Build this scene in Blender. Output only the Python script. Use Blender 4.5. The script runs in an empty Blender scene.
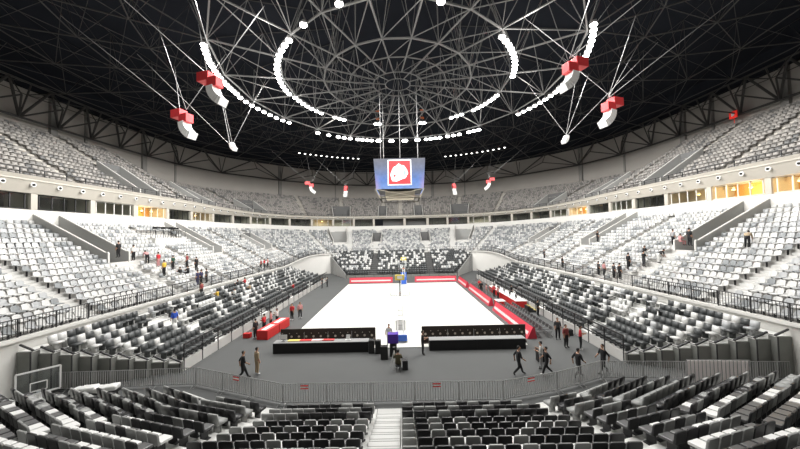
import bpy, bmesh, math, random
import numpy as np
from mathutils import Vector, Matrix
random.seed(7); rng = np.random.default_rng(7)
S = bpy.context.scene
COL = S.collection
PI = math.pi
R = math.radians

# ------------------------------------------------------------------ camera, world, exposure, lights
CAM = Vector((0.0, -39.5, 8.70)); FPX = 308.2
cd = bpy.data.cameras.new('camera'); cam = bpy.data.objects.new('camera', cd); COL.objects.link(cam)
cd.sensor_width = 36.0; cd.lens = FPX / 800 * 36.0; cd.clip_start = 0.05; cd.clip_end = 500
pt, yw, rl = 0.0331, 0.0022, -0.0211
cam.matrix_world = (Matrix.Translation(CAM) @ Matrix.Rotation(yw, 4, 'Z') @ Matrix.Rotation(PI / 2 + pt, 4, 'X') @ Matrix.Rotation(rl, 4, 'Z'))
S.camera = cam
W = bpy.data.worlds.new('world'); S.world = W; W.use_nodes = True
W.node_tree.nodes['Background'].inputs[0].default_value = (0.75, 0.8, 0.9, 1)
W.node_tree.nodes['Background'].inputs[1].default_value = 0.02
S.view_settings.view_transform = 'Standard'; S.view_settings.look = 'None'
S.view_settings.gamma = 1; S.view_settings.use_curve_mapping = False
S.view_settings.exposure = 0.0
S.cycles.max_bounces = 6; S.cycles.diffuse_bounces = 3; S.cycles.glossy_bounces = 2; S.cycles.use_denoising = True
S.cycles.sample_clamp_indirect = 4

def light(name, kind, loc, energy, color=(1, 1, 1), target=None, size=0.5, cone=150, blend=0.6):
    l = bpy.data.lights.new(name, kind); l.energy = energy; l.color = color
    l.shadow_soft_size = size
    if kind == 'SPOT': l.spot_size = R(cone); l.spot_blend = blend
    o = bpy.data.objects.new(name, l); COL.objects.link(o); o.location = loc
    if target is not None:
        o.rotation_euler = (Vector(target) - Vector(loc)).to_track_quat('-Z', 'Y').to_euler()
    return o
LZ = 28.0
P_SPOT = 4600; P_FILL = 500
def arc(r, a0, a1, n): return [(r * math.cos(R(a0 + (a1 - a0) * i / (n - 1))), r * math.sin(R(a0 + (a1 - a0) * i / (n - 1)))) for i in range(n)]
SPOTS = arc(21.5, 153, 206, 4) + arc(21.5, -26, 27, 4) + arc(14.4, 135, 222, 4) + arc(14.4, -42, 45, 4) + arc(22.5, 48, 132, 5) + arc(20, 235, 305, 4)
for i, (x, y) in enumerate(SPOTS):
    light('floodlight_beam', 'SPOT', (x, y, LZ - 0.55), P_SPOT, (1.0, 0.985, 0.95), (x, y, 0), 0.7, 175, 0.12)
for i, (x, y) in enumerate(arc(17, 0, 315, 8)):
    light('floodlight_spill', 'POINT', (x, y, LZ - 1.0), P_FILL, (1.0, 0.97, 0.92), None, 0.8)

# ------------------------------------------------------------------ materials
def mat(name, col, rough=0.6, metal=0.0, var=0.0, scale=6.0, emit=0.0, spec=0.5, bump=0.0):
    m = bpy.data.materials.new(name); m.use_nodes = True
    nt = m.node_tree; b = nt.nodes['Principled BSDF']
    b.inputs['Base Color'].default_value = (*col, 1); b.inputs['Roughness'].default_value = rough
    b.inputs['Metallic'].default_value = metal; b.inputs['Specular IOR Level'].default_value = spec
    if var or bump:
        tc = nt.nodes.new('ShaderNodeTexCoord'); no = nt.nodes.new('ShaderNodeTexNoise')
        no.inputs['Scale'].default_value = scale; no.inputs['Detail'].default_value = 4
        nt.links.new(tc.outputs['Object'], no.inputs['Vector'])
        if var:
            mr = nt.nodes.new('ShaderNodeMapRange'); mr.inputs[3].default_value = 1 - var; mr.inputs[4].default_value = 1 + var
            nt.links.new(no.outputs['Fac'], mr.inputs[0])
            hs = nt.nodes.new('ShaderNodeHueSaturation'); hs.inputs['Color'].default_value = (*col, 1)
            nt.links.new(mr.outputs[0], hs.inputs['Value']); nt.links.new(hs.outputs[0], b.inputs['Base Color'])
        if bump:
            bp = nt.nodes.new('ShaderNodeBump'); bp.inputs['Strength'].default_value = bump
            nt.links.new(no.outputs['Fac'], bp.inputs['Height']); nt.links.new(bp.outputs[0], b.inputs['Normal'])
    if emit:
        b.inputs['Emission Color'].default_value = (*col, 1); b.inputs['Emission Strength'].default_value = emit
    return m
def glassmat(name, tint, gl=0.12):
    m = bpy.data.materials.new(name); m.use_nodes = True; nt = m.node_tree
    for n in list(nt.nodes): nt.nodes.remove(n)
    o = nt.nodes.new('ShaderNodeOutputMaterial'); mx = nt.nodes.new('ShaderNodeMixShader')
    t = nt.nodes.new('ShaderNodeBsdfTransparent'); g = nt.nodes.new('ShaderNodeBsdfGlossy')
    t.inputs[0].default_value = (*tint, 1); g.inputs['Roughness'].default_value = 0.08
    mx.inputs[0].default_value = gl
    nt.links.new(t.outputs[0], mx.inputs[1]); nt.links.new(g.outputs[0], mx.inputs[2]); nt.links.new(mx.outputs[0], o.inputs[0])
    return m
M = dict(
 carpet=mat('grey carpet', (0.092, 0.095, 0.095), 0.9, var=0.12, scale=0.35),
 court=mat('white court floor', (0.86, 0.855, 0.80), 0.35, var=0.02, scale=0.8),
 paint=mat('court line paint', (0.80, 0.80, 0.79), 0.4),
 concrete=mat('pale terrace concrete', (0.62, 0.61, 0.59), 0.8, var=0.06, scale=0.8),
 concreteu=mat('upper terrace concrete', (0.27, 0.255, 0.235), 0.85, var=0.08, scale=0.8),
 ledge=mat('white parapet', (0.74, 0.73, 0.70), 0.6, var=0.03, scale=0.5),
 fascia=mat('cream fascia', (0.50, 0.47, 0.415), 0.6, var=0.03, scale=0.4),
 wallb=mat('beige grey wall', (0.36, 0.34, 0.315), 0.85, var=0.06, scale=0.3),
 pilaster=mat('grey pilaster', (0.22, 0.215, 0.205), 0.8),
 vomw=mat('grey passage wall', (0.40, 0.40, 0.39), 0.8, var=0.05),
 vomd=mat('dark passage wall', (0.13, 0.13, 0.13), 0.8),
 stairs=mat('white stair', (0.60, 0.60, 0.585), 0.7, var=0.03),
 deckm=mat('stand deck', (0.76, 0.76, 0.74), 0.7, var=0.05, scale=1.5),
 deckn=mat('near stand deck', (0.66, 0.66, 0.64), 0.7, var=0.06, scale=1.5),
 blackf=mat('black seat upholstery', (0.012, 0.012, 0.014), 0.4),
 greyf=mat('grey seat upholstery', (0.27, 0.275, 0.27), 0.45),
 seatpan=mat('black seat cushion with glare', (0.09, 0.09, 0.092), 0.33),  # cushions paler than the backs, lamp glare painted into the colour
 seatpang=mat('grey seat cushion with glare', (0.74, 0.74, 0.73), 0.4),  # grey lightened with the same painted glare
 white=mat('white seat plastic', (0.66, 0.66, 0.65), 0.4),
 lgrey=mat('light grey seat plastic', (0.46, 0.47, 0.48), 0.4),
 mgrey=mat('mid grey seat plastic', (0.27, 0.285, 0.295), 0.4),
 dgrey=mat('dark grey seat plastic', (0.075, 0.08, 0.082), 0.4),
 uwhite=mat('dimmed upper seat white', (0.37, 0.35, 0.33), 0.5),  # seat white darkened, the dim light of the upper tier put into its colour
 metal=mat('galvanised metal', (0.36, 0.36, 0.36), 0.45, 0.5),
 dmetal=mat('dark metal', (0.035, 0.035, 0.037), 0.45, 0.3),
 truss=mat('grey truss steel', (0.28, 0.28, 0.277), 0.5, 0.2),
 trussd=mat('dark girder and shaded truss steel', (0.038, 0.037, 0.036), 0.6),  # girder's own dark steel; on the outer roof frame it paints in shade
 roof=mat('black roof deck', (0.016, 0.018, 0.024), 0.95, var=0.25, scale=0.25, spec=0.1),
 cable=mat('steel cable', (0.22, 0.22, 0.22), 0.4, 0.3),
 panel=mat('green grey end cover', (0.21, 0.215, 0.20), 0.8, var=0.15, scale=2),
 skirt=mat('black table skirt', (0.008, 0.008, 0.009), 0.8, var=0.2, scale=4),
 tabletop=mat('pale table top', (0.26, 0.26, 0.26), 0.5),
 ledb=mat('dark brown board back', (0.022, 0.014, 0.010), 0.5),
 mark=mat('pale board mark', (0.55, 0.47, 0.40), 0.6),
 red=mat('red cloth', (0.62, 0.022, 0.022), 0.6, var=0.08, scale=3),
 redb=mat('red advertising board', (0.60, 0.035, 0.065), 0.45),
 pink=mat('white lettering band', (0.84, 0.62, 0.62), 0.5),
 blue=mat('blue padding', (0.035, 0.13, 0.55), 0.5),
 purple=mat('purple cloth', (0.09, 0.03, 0.38), 0.6),
 yellow=mat('yellow edge', (0.75, 0.60, 0.12), 0.5),
 olive=mat('olive cloth', (0.10, 0.085, 0.045), 0.8),
 whitem=mat('white paint', (0.80, 0.80, 0.79), 0.4),
 black=mat('black plastic', (0.010, 0.010, 0.011), 0.5),
 lens=mat('floodlight lens', (1.0, 0.985, 0.95), 0.5, emit=14),
 lensm=mat('lamp lens', (1.0, 0.985, 0.95), 0.5, emit=3.0),
 warm=mat('warm lamp', (1.0, 0.62, 0.26), 0.5, emit=5.0),
 redled=mat('red sign light', (0.75, 0.03, 0.02), 0.5, emit=0.5),
 orange=mat('orange hoist', (0.75, 0.2, 0.07), 0.5),
 redspk=mat('red speaker housing', (0.65, 0.045, 0.05), 0.45),
 suited=mat('dark suite interior', (0.11, 0.11, 0.10), 0.8),
 suiteg=mat('grey suite interior', (0.22, 0.23, 0.21), 0.8),
 suiteb=mat('cream suite interior', (0.55, 0.50, 0.40), 0.8),
 suitew=mat('amber suite interior', (0.75, 0.42, 0.14), 0.7),
 skin=mat('skin', (0.42, 0.24, 0.16), 0.6), hair=mat('black hair', (0.012, 0.010, 0.009), 0.6),
 shoe=mat('dark shoe', (0.03, 0.03, 0.03), 0.5), shoew=mat('white shoe', (0.7, 0.7, 0.7), 0.5),
 eye=mat('dark eye', (0.01, 0.01, 0.01), 0.3),
 glass=glassmat('suite glass', (0.80, 0.84, 0.80)), acrylic=glassmat('clear backboard', (0.93, 0.95, 0.96), 0.06),
)
# scoreboard screen: blue picture with darker top and pink corners, lit from within
def screenmat():
    m = bpy.data.materials.new('lit video screen'); m.use_nodes = True; nt = m.node_tree; b = nt.nodes['Principled BSDF']
    tc = nt.nodes.new('ShaderNodeTexCoord'); sx = nt.nodes.new('ShaderNodeSeparateXYZ')
    nt.links.new(tc.outputs['Object'], sx.inputs[0])
    rp = nt.nodes.new('ShaderNodeValToRGB'); mr = nt.nodes.new('ShaderNodeMapRange')
    mr.inputs[1].default_value = -1.9; mr.inputs[2].default_value = 1.9
    nt.links.new(sx.outputs['Z'], mr.inputs[0]); nt.links.new(mr.outputs[0], rp.inputs[0])
    e = rp.color_ramp.elements; e[0].position = 0; e[0].color = (0.25, 0.42, 0.86, 1); e[1].position = 1; e[1].color = (0.20, 0.205, 0.24, 1)
    n = e.new(0.3); n.color = (0.13, 0.29, 0.78, 1); n = e.new(0.65); n.color = (0.20, 0.25, 0.42, 1)
    ab = nt.nodes.new('ShaderNodeMath'); ab.operation = 'ABSOLUTE'
    nt.links.new(sx.outputs['X'], ab.inputs[0])
    m2 = nt.nodes.new('ShaderNodeMapRange'); m2.inputs[1].default_value = 2.2; m2.inputs[2].default_value = 3.4
    nt.links.new(ab.outputs[0], m2.inputs[0])
    m3 = nt.nodes.new('ShaderNodeMapRange'); m3.inputs[1].default_value = 0.2; m3.inputs[2].default_value = -1.4
    nt.links.new(sx.outputs['Z'], m3.inputs[0])
    mu = nt.nodes.new('ShaderNodeMath'); mu.operation = 'MULTIPLY'; nt.links.new(m2.outputs[0], mu.inputs[0]); nt.links.new(m3.outputs[0], mu.inputs[1])
    mx = nt.nodes.new('ShaderNodeMix'); mx.data_type = 'RGBA'; mx.inputs[7].default_value = (0.72, 0.42, 0.66, 1)
    nt.links.new(mu.outputs[0], mx.inputs[0]); nt.links.new(rp.outputs[0], mx.inputs[6])
    vo = nt.nodes.new('ShaderNodeTexNoise'); vo.inputs['Scale'].default_value = 2.5; nt.links.new(tc.outputs['Object'], vo.inputs['Vector'])
    mr4 = nt.nodes.new('ShaderNodeMapRange'); mr4.inputs[3].default_value = 0.7; mr4.inputs[4].default_value = 1.3; nt.links.new(vo.outputs['Fac'], mr4.inputs[0])
    hs = nt.nodes.new('ShaderNodeHueSaturation'); nt.links.new(mx.outputs[2], hs.inputs['Color']); nt.links.new(mr4.outputs[0], hs.inputs['Value'])
    nt.links.new(hs.outputs[0], b.inputs['Emission Color']); b.inputs['Emission Strength'].default_value = 0.9
    b.inputs['Base Color'].default_value = (0.03, 0.03, 0.03, 1)
    return m
M['screen'] = screenmat()
M['barpaint'] = mat('pale grey bar paint', (0.34, 0.34, 0.335), 0.5)
M['sheet'] = mat('pinkish white sheet', (0.90, 0.84, 0.84), 0.6); M['panelf'] = mat('dark grey stand end', (0.10, 0.10, 0.10), 0.8)
M['logored'] = mat('lit red square', (0.78, 0.05, 0.06), 0.5, emit=0.75)
M['logowhite'] = mat('lit white emblem', (0.9, 0.9, 0.92), 0.5, emit=0.75)
M['logoblue'] = mat('lit blue shade', (0.30, 0.45, 0.78), 0.5, emit=0.75)

ordn = lambda n: '%d%s' % (n, 'th' if 10 <= n % 100 <= 20 else {1: 'st', 2: 'nd', 3: 'rd'}.get(n % 10, 'th'))
# ------------------------------------------------------------------ mesh helpers
class MB:
    def __init__(s): s.v = []; s.f = []; s.m = []
    def add(s, vs, fs, mi=0):
        b = len(s.v); s.v += [tuple(v) for v in vs]; s.f += [tuple(b + i for i in f) for f in fs]; s.m += [mi] * len(fs); return s
    def box(s, c, d, mi=0, rz=0, rx=0, taper=1.0):
        hx, hy, hz = d[0] / 2, d[1] / 2, d[2] / 2
        vs = []
        for z, k in ((-hz, 1), (hz, taper)):
            for x, y in ((-hx, -hy), (hx, -hy), (hx, hy), (-hx, hy)): vs.append(Vector((x * k, y * k, z)))
        mt = Matrix.Rotation(rz, 3, 'Z') @ Matrix.Rotation(rx, 3, 'X')
        vs = [mt @ v + Vector(c) for v in vs]
        return s.add(vs, [(0, 3, 2, 1), (4, 5, 6, 7), (0, 1, 5, 4), (1, 2, 6, 5), (2, 3, 7, 6), (3, 0, 4, 7)], mi)
    def bar(s, p, q, r, n=4, mi=0, r2=None):
        p = Vector(p); q = Vector(q); d = q - p
        if d.length < 1e-6: return s
        d.normalize(); u = d.orthogonal().normalized(); w = d.cross(u); r2 = r if r2 is None else r2
        vs = [p + (u * math.cos(2 * PI * i / n) + w * math.sin(2 * PI * i / n)) * r for i in range(n)] + [q + (u * math.cos(2 * PI * i / n) + w * math.sin(2 * PI * i / n)) * r2 for i in range(n)]
        fs = [(i, (i + 1) % n, n + (i + 1) % n, n + i) for i in range(n)] + [tuple(range(n - 1, -1, -1)), tuple(range(n, 2 * n))]
        return s.add(vs, fs, mi)
    def tube(s, pts, r, n=6, mi=0):
        for a, b in zip(pts[:-1], pts[1:]): s.bar(a, b, r, n, mi)
        return s
    def prism(s, poly, d, mi=0):       # poly list of 3D points, d extrusion vector
        n = len(poly); d = Vector(d); vs = [Vector(p) for p in poly] + [Vector(p) + d for p in poly]
        fs = [tuple(range(n - 1, -1, -1)), tuple(range(n, 2 * n))] + [(i, (i + 1) % n, n + (i + 1) % n, n + i) for i in range(n)]
        return s.add(vs, fs, mi)
    def sphere(s, c, r, mi=0, nu=10, nv=7, sc=(1, 1, 1)):
        vs = [(c[0], c[1], c[2] + r * sc[2])]
        for j in range(1, nv):
            a = PI * j / nv
            for i in range(nu): vs.append((c[0] + r * sc[0] * math.sin(a) * math.cos(2 * PI * i / nu), c[1] + r * sc[1] * math.sin(a) * math.sin(2 * PI * i / nu), c[2] + r * sc[2] * math.cos(a)))
        vs.append((c[0], c[1], c[2] - r * sc[2])); fs = []
        for i in range(nu):
            k = (i + 1) % nu; fs.append((0, 1 + i, 1 + k)); fs.append((len(vs) - 1, 1 + (nv - 2) * nu + k, 1 + (nv - 2) * nu + i))
            for j in range(nv - 2): fs.append((1 + j * nu + i, 1 + (j + 1) * nu + i, 1 + (j + 1) * nu + k, 1 + j * nu + k))
        return s.add(vs, fs, mi)
    def mesh(s, name, mats, smooth=False, bevel=0):
        me = bpy.data.meshes.new(name); me.from_pydata(s.v, [], s.f)
        for m in (mats if isinstance(mats, (list, tuple)) else [mats]): me.materials.append(m)
        me.polygons.foreach_set('material_index', s.m)
        if bevel or smooth is not None:
            bm = bmesh.new(); bm.from_mesh(me)
            bmesh.ops.recalc_face_normals(bm, faces=bm.faces)
            if bevel:
                bmesh.ops.remove_doubles(bm, verts=bm.verts, dist=1e-5)
                bmesh.ops.bevel(bm, geom=[e for e in bm.edges if len(e.link_faces) == 2 and e.calc_face_angle(0) > 0.6], offset=bevel, segments=2, affect='EDGES', profile=0.6)
            bm.to_mesh(me); bm.free()
        if smooth: me.polygons.foreach_set('use_smooth', [True] * len(me.polygons))
        me.update(); return me
    def build(s, name, mats, parent=None, smooth=False, bevel=0, loc=None):
        return link(name, s.mesh(name, mats, smooth, bevel), parent, loc)
def link(name, me, parent=None, loc=None):
    o = bpy.data.objects.new(name, me); COL.objects.link(o)
    if parent: o.parent = parent
    if loc is not None: o.location = loc
    return o
def tag(o, label=None, cat=None, group=None, kind=None):
    if label: o['label'] = label
    if cat: o['category'] = cat
    if group: o['group'] = group
    if kind: o['kind'] = kind
    return o
def empty(name, loc, rz=0, label=None, cat=None, group=None):
    o = bpy.data.objects.new(name, None); COL.objects.link(o); o.location = loc; o.rotation_euler = (0, 0, rz); o.empty_display_size = 0.2
    return tag(o, label, cat, group)
def copy_tree(o, parent=None):
    c = o.copy(); COL.objects.link(c); c.parent = parent
    for ch in o.children: copy_tree(ch, c)
    return c
def struct(o): o['kind'] = 'structure'; return o

# ------------------------------------------------------------------ bowl geometry: ring A (lower edge of the fixed bowl) and its outward offsets
def sm(x, a, b):
    t = min(1, max(0, (x - a) / (b - a))); return t * t * (3 - 2 * t)
def make_ring():
    pts = []
    a, b, n = 22.15, 34.5, 5.0
    K = 4000; raw = []
    for i in range(K):
        t = 2 * PI * i / K; c, s_ = math.cos(t), math.sin(t)
        n = 5.0 if s_ >= 0 else 9.0; raw.append((a * math.copysign(abs(c) ** (2 / n), c), b * math.copysign(abs(s_) ** (2 / n), s_)))
    raw = np.array(raw); seg = np.linalg.norm(np.roll(raw, -1, 0) - raw, axis=1); cum = np.concatenate([[0], np.cumsum(seg)])
    L = cum[-1]; NU = 360; out = []
    rx = np.concatenate([raw[:, 0], raw[:1, 0]]); ry = np.concatenate([raw[:, 1], raw[:1, 1]])
    u = np.arange(NU) * L / NU
    x = np.interp(u, cum, rx); y = np.interp(u, cum, ry)
    n = np.where(y >= 0, 5.0, 9.0)
    nx = np.sign(x) * np.abs(x / a) ** (n - 1) / a; ny = np.sign(y) * np.abs(y / b) ** (n - 1) / b
    l = np.hypot(nx, ny); nx, ny = nx / l, ny / l
    for _ in range(6):   # soften the corners so that the fan of aisles opens evenly
        nx = (np.roll(nx, 1) + nx * 2 + np.roll(nx, -1)) / 4; ny = (np.roll(ny, 1) + ny * 2 + np.roll(ny, -1)) / 4
        l = np.hypot(nx, ny); nx, ny = nx / l, ny / l
    return x, y, nx, ny, L / NU
RX, RY, NX, NY, RSTEP = make_ring(); NU = len(RX)
def woff(ws, we, dip): return ws * NX ** 2 + we * NY ** 2 - dip * 4 * NX ** 2 * NY ** 2
vs = np.vectorize
ZA = np.array([3.05 + 1.35 * sm(y, 17, 31) for y in RY])
WB = woff(14.0, 17.0, 0.8); ZB = 11.9 * NX ** 2 + 11.4 * NY ** 2
ZB2 = 13.5 * np.ones(NU)
WC = woff(13.0, 16.2, 0.8); ZC = np.array([14.65 - 0.8 * sm(y, 8, 38) for y in RY])      # upper deck level behind the parapet
WD = woff(27.5, 26.8, 3.2); ZD = np.array([24.0 - 3.4 * sm(abs(y), 11, 22) for y in RY])
def P(i, w, z): i %= NU; return (RX[i] + NX[i] * w, RY[i] + NY[i] * w, z)
def loft(name, rows, m, closed=True, skip=None, flip=False, smooth=False):
    """rows: list of (offset array, z array); skip(i,j) drops a quad"""
    mb = MB(); R_ = len(rows)
    mb.v = [P(i, rows[j][0][i], rows[j][1][i]) for j in range(R_) for i in range(NU)]
    for j in range(R_ - 1):
        for i in range(NU):
            if skip and skip(i, j): continue
            k = (i + 1) % NU
            mb.f.append((j * NU + i, j * NU + k, (j + 1) * NU + k, (j + 1) * NU + i)); mb.m.append(0)
    me = bpy.data.meshes.new(name); me.from_pydata(mb.v, [], mb.f); me.materials.append(m); me.update()
    return struct(link(name, me))
one = np.ones(NU)
# index helpers along the ring
def span(a, b, st):
    out = [a]; 
    while (out[-1] - b) % NU != 0: out.append(out[-1] + st)
    return out
def near_idx(x, y): return int(np.argmin((RX - x) ** 2 + (RY - y) ** 2))
# vomitories of the middle tier: (ring indices, from which share s of the tier)
NM = 17; NUp = 15
def slot(x, y, w, s0, s1=1.0):
    i = near_idx(x, y); h = max(1, int(round(w / 2 / RSTEP))); return (i, h, s0, s1)
VM = [slot(sx * 22, y, 2.3, s0, s1) for sx in (-1, 1) for (y, s0, s1) in ((-8, 0.47, 1.0), (9, 0.47, 1.0), (23, 0.40, 0.75))] + [slot(sx * 6.2, 34.5, 2.0, 0.42, 0.72) for sx in (-1, 1)] + [slot(sx * 14, 34, 2.0, 0.42, 1.0) for sx in (-1, 1)]
VU = [slot(sx * 22, y, 3.0, 0.0, 0.42) for sx in (-1, 1) for y in (-14.5, 4, 17)] + [slot(sx * x, 34.5, 2.4, 0.0, 0.4) for sx in (-1, 1) for x in (5.5, 13.5)] + [slot(sx * 20.5, 28, 2.6, 0.0, 0.42) for sx in (-1, 1)]
def inslot(V, i, s):
    for (c, h, s0, s1) in V:
        d = (i - c + NU // 2) % NU - NU // 2
        if -h <= d < h and s0 - 1e-6 <= s < s1 - 1e-6: return True
    return False
def tier(name, N, w0, w1, z0, z1, m, V):
    rows = []
    for r in range(N):
        rows.append((w0 + (w1 - w0) * r / N, z0 + (z1 - z0) * r / N))
        rows.append((w0 + (w1 - w0) * (r + 1) / N, z0 + (z1 - z0) * r / N))
    rows.append((w1, z1))
    return loft(name, rows, m, skip=lambda i, j: inslot(V, i, (j // 2) / N))
tier('floor_middle_tier', NM, 0 * one, WB, ZA, ZB - 1.45, M['concrete'], VM)
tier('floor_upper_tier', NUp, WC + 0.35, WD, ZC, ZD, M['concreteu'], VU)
# front wall below ring A with its white coping, white wall under the suites, parapet fascia of the upper tier
loft('wall_bowl_front', [(0 * one, -0.02 * one), (0 * one, ZA + 0.25), (-0.3 * one, ZA + 0.25), (-0.3 * one, ZA + 0.05), (-0.02 * one, ZA + 0.05)], M['ledge'])
loft('wall_under_suites', [(WB, ZB - 1.6), (WB, ZB), (WB + 0.25, ZB)], M['ledge'])
loft('wall_upper_parapet', [(WB + 3.2, ZB2 + 0.1), (WB + 0.1, ZB2 + 0.05), (WB - 0.1, ZB2), (WC, ZC + 0.45), (WC + 0.18, ZC + 0.45), (WC + 0.18, ZC), (WC + 0.35, ZC)], M['fascia'])
loft('floor_suites', [(WB + 0.25, ZB), (WB + 3.2, ZB)], M['suiteg'])
loft('wall_upper', [(WD, ZD), (WD + 0.1, ZD + 0.02), (WD + 0.8, ZD + 0.1), (WD + 0.8, 31.0 * one)], M['wallb'])

# vomitory side walls, floor and back
def vomitories(V, N, w0, w1, z0, z1, h, mwall, mfloor, wname, rail=True):
    for n, (c, hh, s0, s1) in enumerate(V):
        zf = z0[c] + (z1[c] - z0[c]) * s0 - 0.1
        mb = MB()
        for sd in (-hh, hh):
            i = c + sd; ii = i % NU; t = Vector((-NY[ii], NX[ii], 0)) * 0.09
            def at(s, z): w = w0[ii] + (w1[ii] - w0[ii]) * s; p = Vector(P(i, w, z)); return p
            za = z0[ii] + (z1[ii] - z0[ii]) * s0; zb = z0[ii] + (z1[ii] - z0[ii]) * s1
            poly = [at(s0, zf), at(s1, zf), at(s1, zb + h), at(s0 + 0.02, za + h), at(s0, za + h)]
            mb.prism([q - t for q in poly], t * 2, 0)
            mb.bar(poly[2], poly[3], 0.11, 4, 3); mb.bar(poly[3] , poly[4], 0.11, 4, 3); mb.bar(poly[4], poly[0], 0.10, 4, 3)
        # floor and back wall
        q = [Vector(P(c - hh, w0[c] + (w1[c] - w0[c]) * s, zf)) for s in (s0, s1)] + [Vector(P(c + hh, w0[c] + (w1[c] - w0[c]) * s, zf)) for s in (s1, s0)]
        mb.add(q, [(0, 1, 2, 3)], 1)
        zt = z0[c] + (z1[c] - z0[c]) * s1
        b = [Vector(P(c - hh, w0[c] + (w1[c] - w0[c]) * s1, zf)), Vector(P(c + hh, w0[c] + (w1[c] - w0[c]) * s1, zf))]
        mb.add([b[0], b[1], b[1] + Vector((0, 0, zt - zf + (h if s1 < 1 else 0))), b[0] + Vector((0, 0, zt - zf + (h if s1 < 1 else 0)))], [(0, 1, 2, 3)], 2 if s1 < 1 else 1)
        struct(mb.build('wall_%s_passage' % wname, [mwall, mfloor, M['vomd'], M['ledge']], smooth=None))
vomitories(VM, NM, 0 * one, WB, ZA, ZB - 1.45, 1.0, M['vomw'], M['vomw'], 'middle')
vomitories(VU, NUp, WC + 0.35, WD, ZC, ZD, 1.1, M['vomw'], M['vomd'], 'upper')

# ------------------------------------------------------------------ suites band: bays with partitions, interiors, panes and warm lamps
bays = []
i = near_idx(-22, -26) ; cum = 0
cnt = {'L': 0, 'R': 0, 'F': 0}
bay_len = [max(1, int(round(5.0 / RSTEP)))]
def ring_len(i, w): return RSTEP
def bay_run(i0, step, ntype, side):
    """walk along the ring from the near side towards the far end"""
    idx = i0; res = []
    for t in ntype:
        d = 0; j = idx
        L = 5.4 if side != 'F' else 6.6
        while d < L:
            a = Vector(P(j, WB[j % NU], 0)); b = Vector(P(j + step, WB[(j + step) % NU], 0)); d += (b - a).length; j += step
        res.append((idx, j, t)); idx = j
    return res, idx
# left side runs from y=-20 towards +y: ring index grows counterclockwise, on the left y falls with the index, so step is -1
iL = near_idx(-22, -21); iR = near_idx(22, -21)
left, eL = bay_run(iL, -1, 'dddcwdcdgcddccd', 'L'); right, eR = bay_run(iR, 1, 'dwwcdcdwcdddcdd', 'R')
bays = left + right
# the far end between the two runs: open concourse
j = eR; far = []
while (eL - j) % NU > 4 and (eL - j) % NU < NU // 2:
    d = 0; k = j
    while d < 6.4 and (eL - k) % NU > 0:
        d += (Vector(P(k + 1, WB[(k + 1) % NU], 0)) - Vector(P(k, WB[k % NU], 0))).length; k += 1
    far.append((j, k, 'o')); j = k
bays += far
MI = {'d': 'suited', 'g': 'suiteg', 'c': 'suiteb', 'w': 'suitew', 'o': 'vomd'}
wn = 0
part = MB(); back = {}
for (a, b, t) in bays:
    if b < a: a, b = b, a
    n = b - a
    for q, (u0, u1) in enumerate([(k, k + 1) for k in range(a, b)]):
        A0 = P(u0, WB[u0 % NU] + 2.9, ZB[u0 % NU]); A1 = P(u1, WB[u1 % NU] + 2.9, ZB[u1 % NU])
        back.setdefault(t, MB()).add([A0, A1, (A1[0], A1[1], 13.6), (A0[0], A0[1], 13.6)], [(0, 1, 2, 3)])
    # partition and column at the start of the bay
    p = Vector(P(a, WB[a % NU] + 0.15, 0)); q = Vector(P(a, WB[a % NU] + 2.9, 0)); z0 = ZB[a % NU]
    nrm = (q - p).normalized(); tn = Vector((-nrm.y, nrm.x, 0))
    ang = math.atan2(nrm.y, nrm.x) - PI / 2
    part.box(((p + q) / 2 + Vector((0, 0, (z0 + 13.55) / 2))), (0.16, 2.7, 13.55 - z0), 0, ang)
    part.box((p.x, p.y, (z0 + 13.55) / 2), (0.55 if t != 'o' else 0.7, 0.4, 13.55 - z0), 0, ang)
    if t != 'o':
        wn += 1
        g = MB(); fr = MB()
        for u0 in range(a, b):
            A0 = Vector(P(u0, WB[u0 % NU] + 0.2, z0 + 0.1)); A1 = Vector(P(u0 + 1, WB[(u0 + 1) % NU] + 0.2, z0 + 0.1)); up = Vector((0, 0, 13.45 - z0 - 0.1))
            g.add([A0, A1, A1 + up, A0 + up], [(0, 1, 2, 3)])
            fr.bar(A0, A1, 0.05); fr.bar(A0 + up, A1 + up, 0.05)
        for u0 in range(a + 1, b, 2):
            A0 = Vector(P(u0, WB[u0 % NU] + 0.2, z0 + 0.1)); fr.bar(A0, A0 + up, 0.06)
        w_ = struct(g.build('window_%d' % wn, M['glass'], smooth=None)); fr.build('window_frame', M['ledge' if t in 'cw' else 'dmetal'], w_)
for t, mb in back.items(): struct(mb.build({'d': 'wall_dark_suites', 'g': 'wall_grey_suites', 'c': 'wall_cream_suites', 'w': 'wall_amber_suites', 'o': 'wall_far_concourse'}[t], M[MI[t]], smooth=None))
struct(part.build('wall_suite_partitions', M['fascia']))
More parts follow.
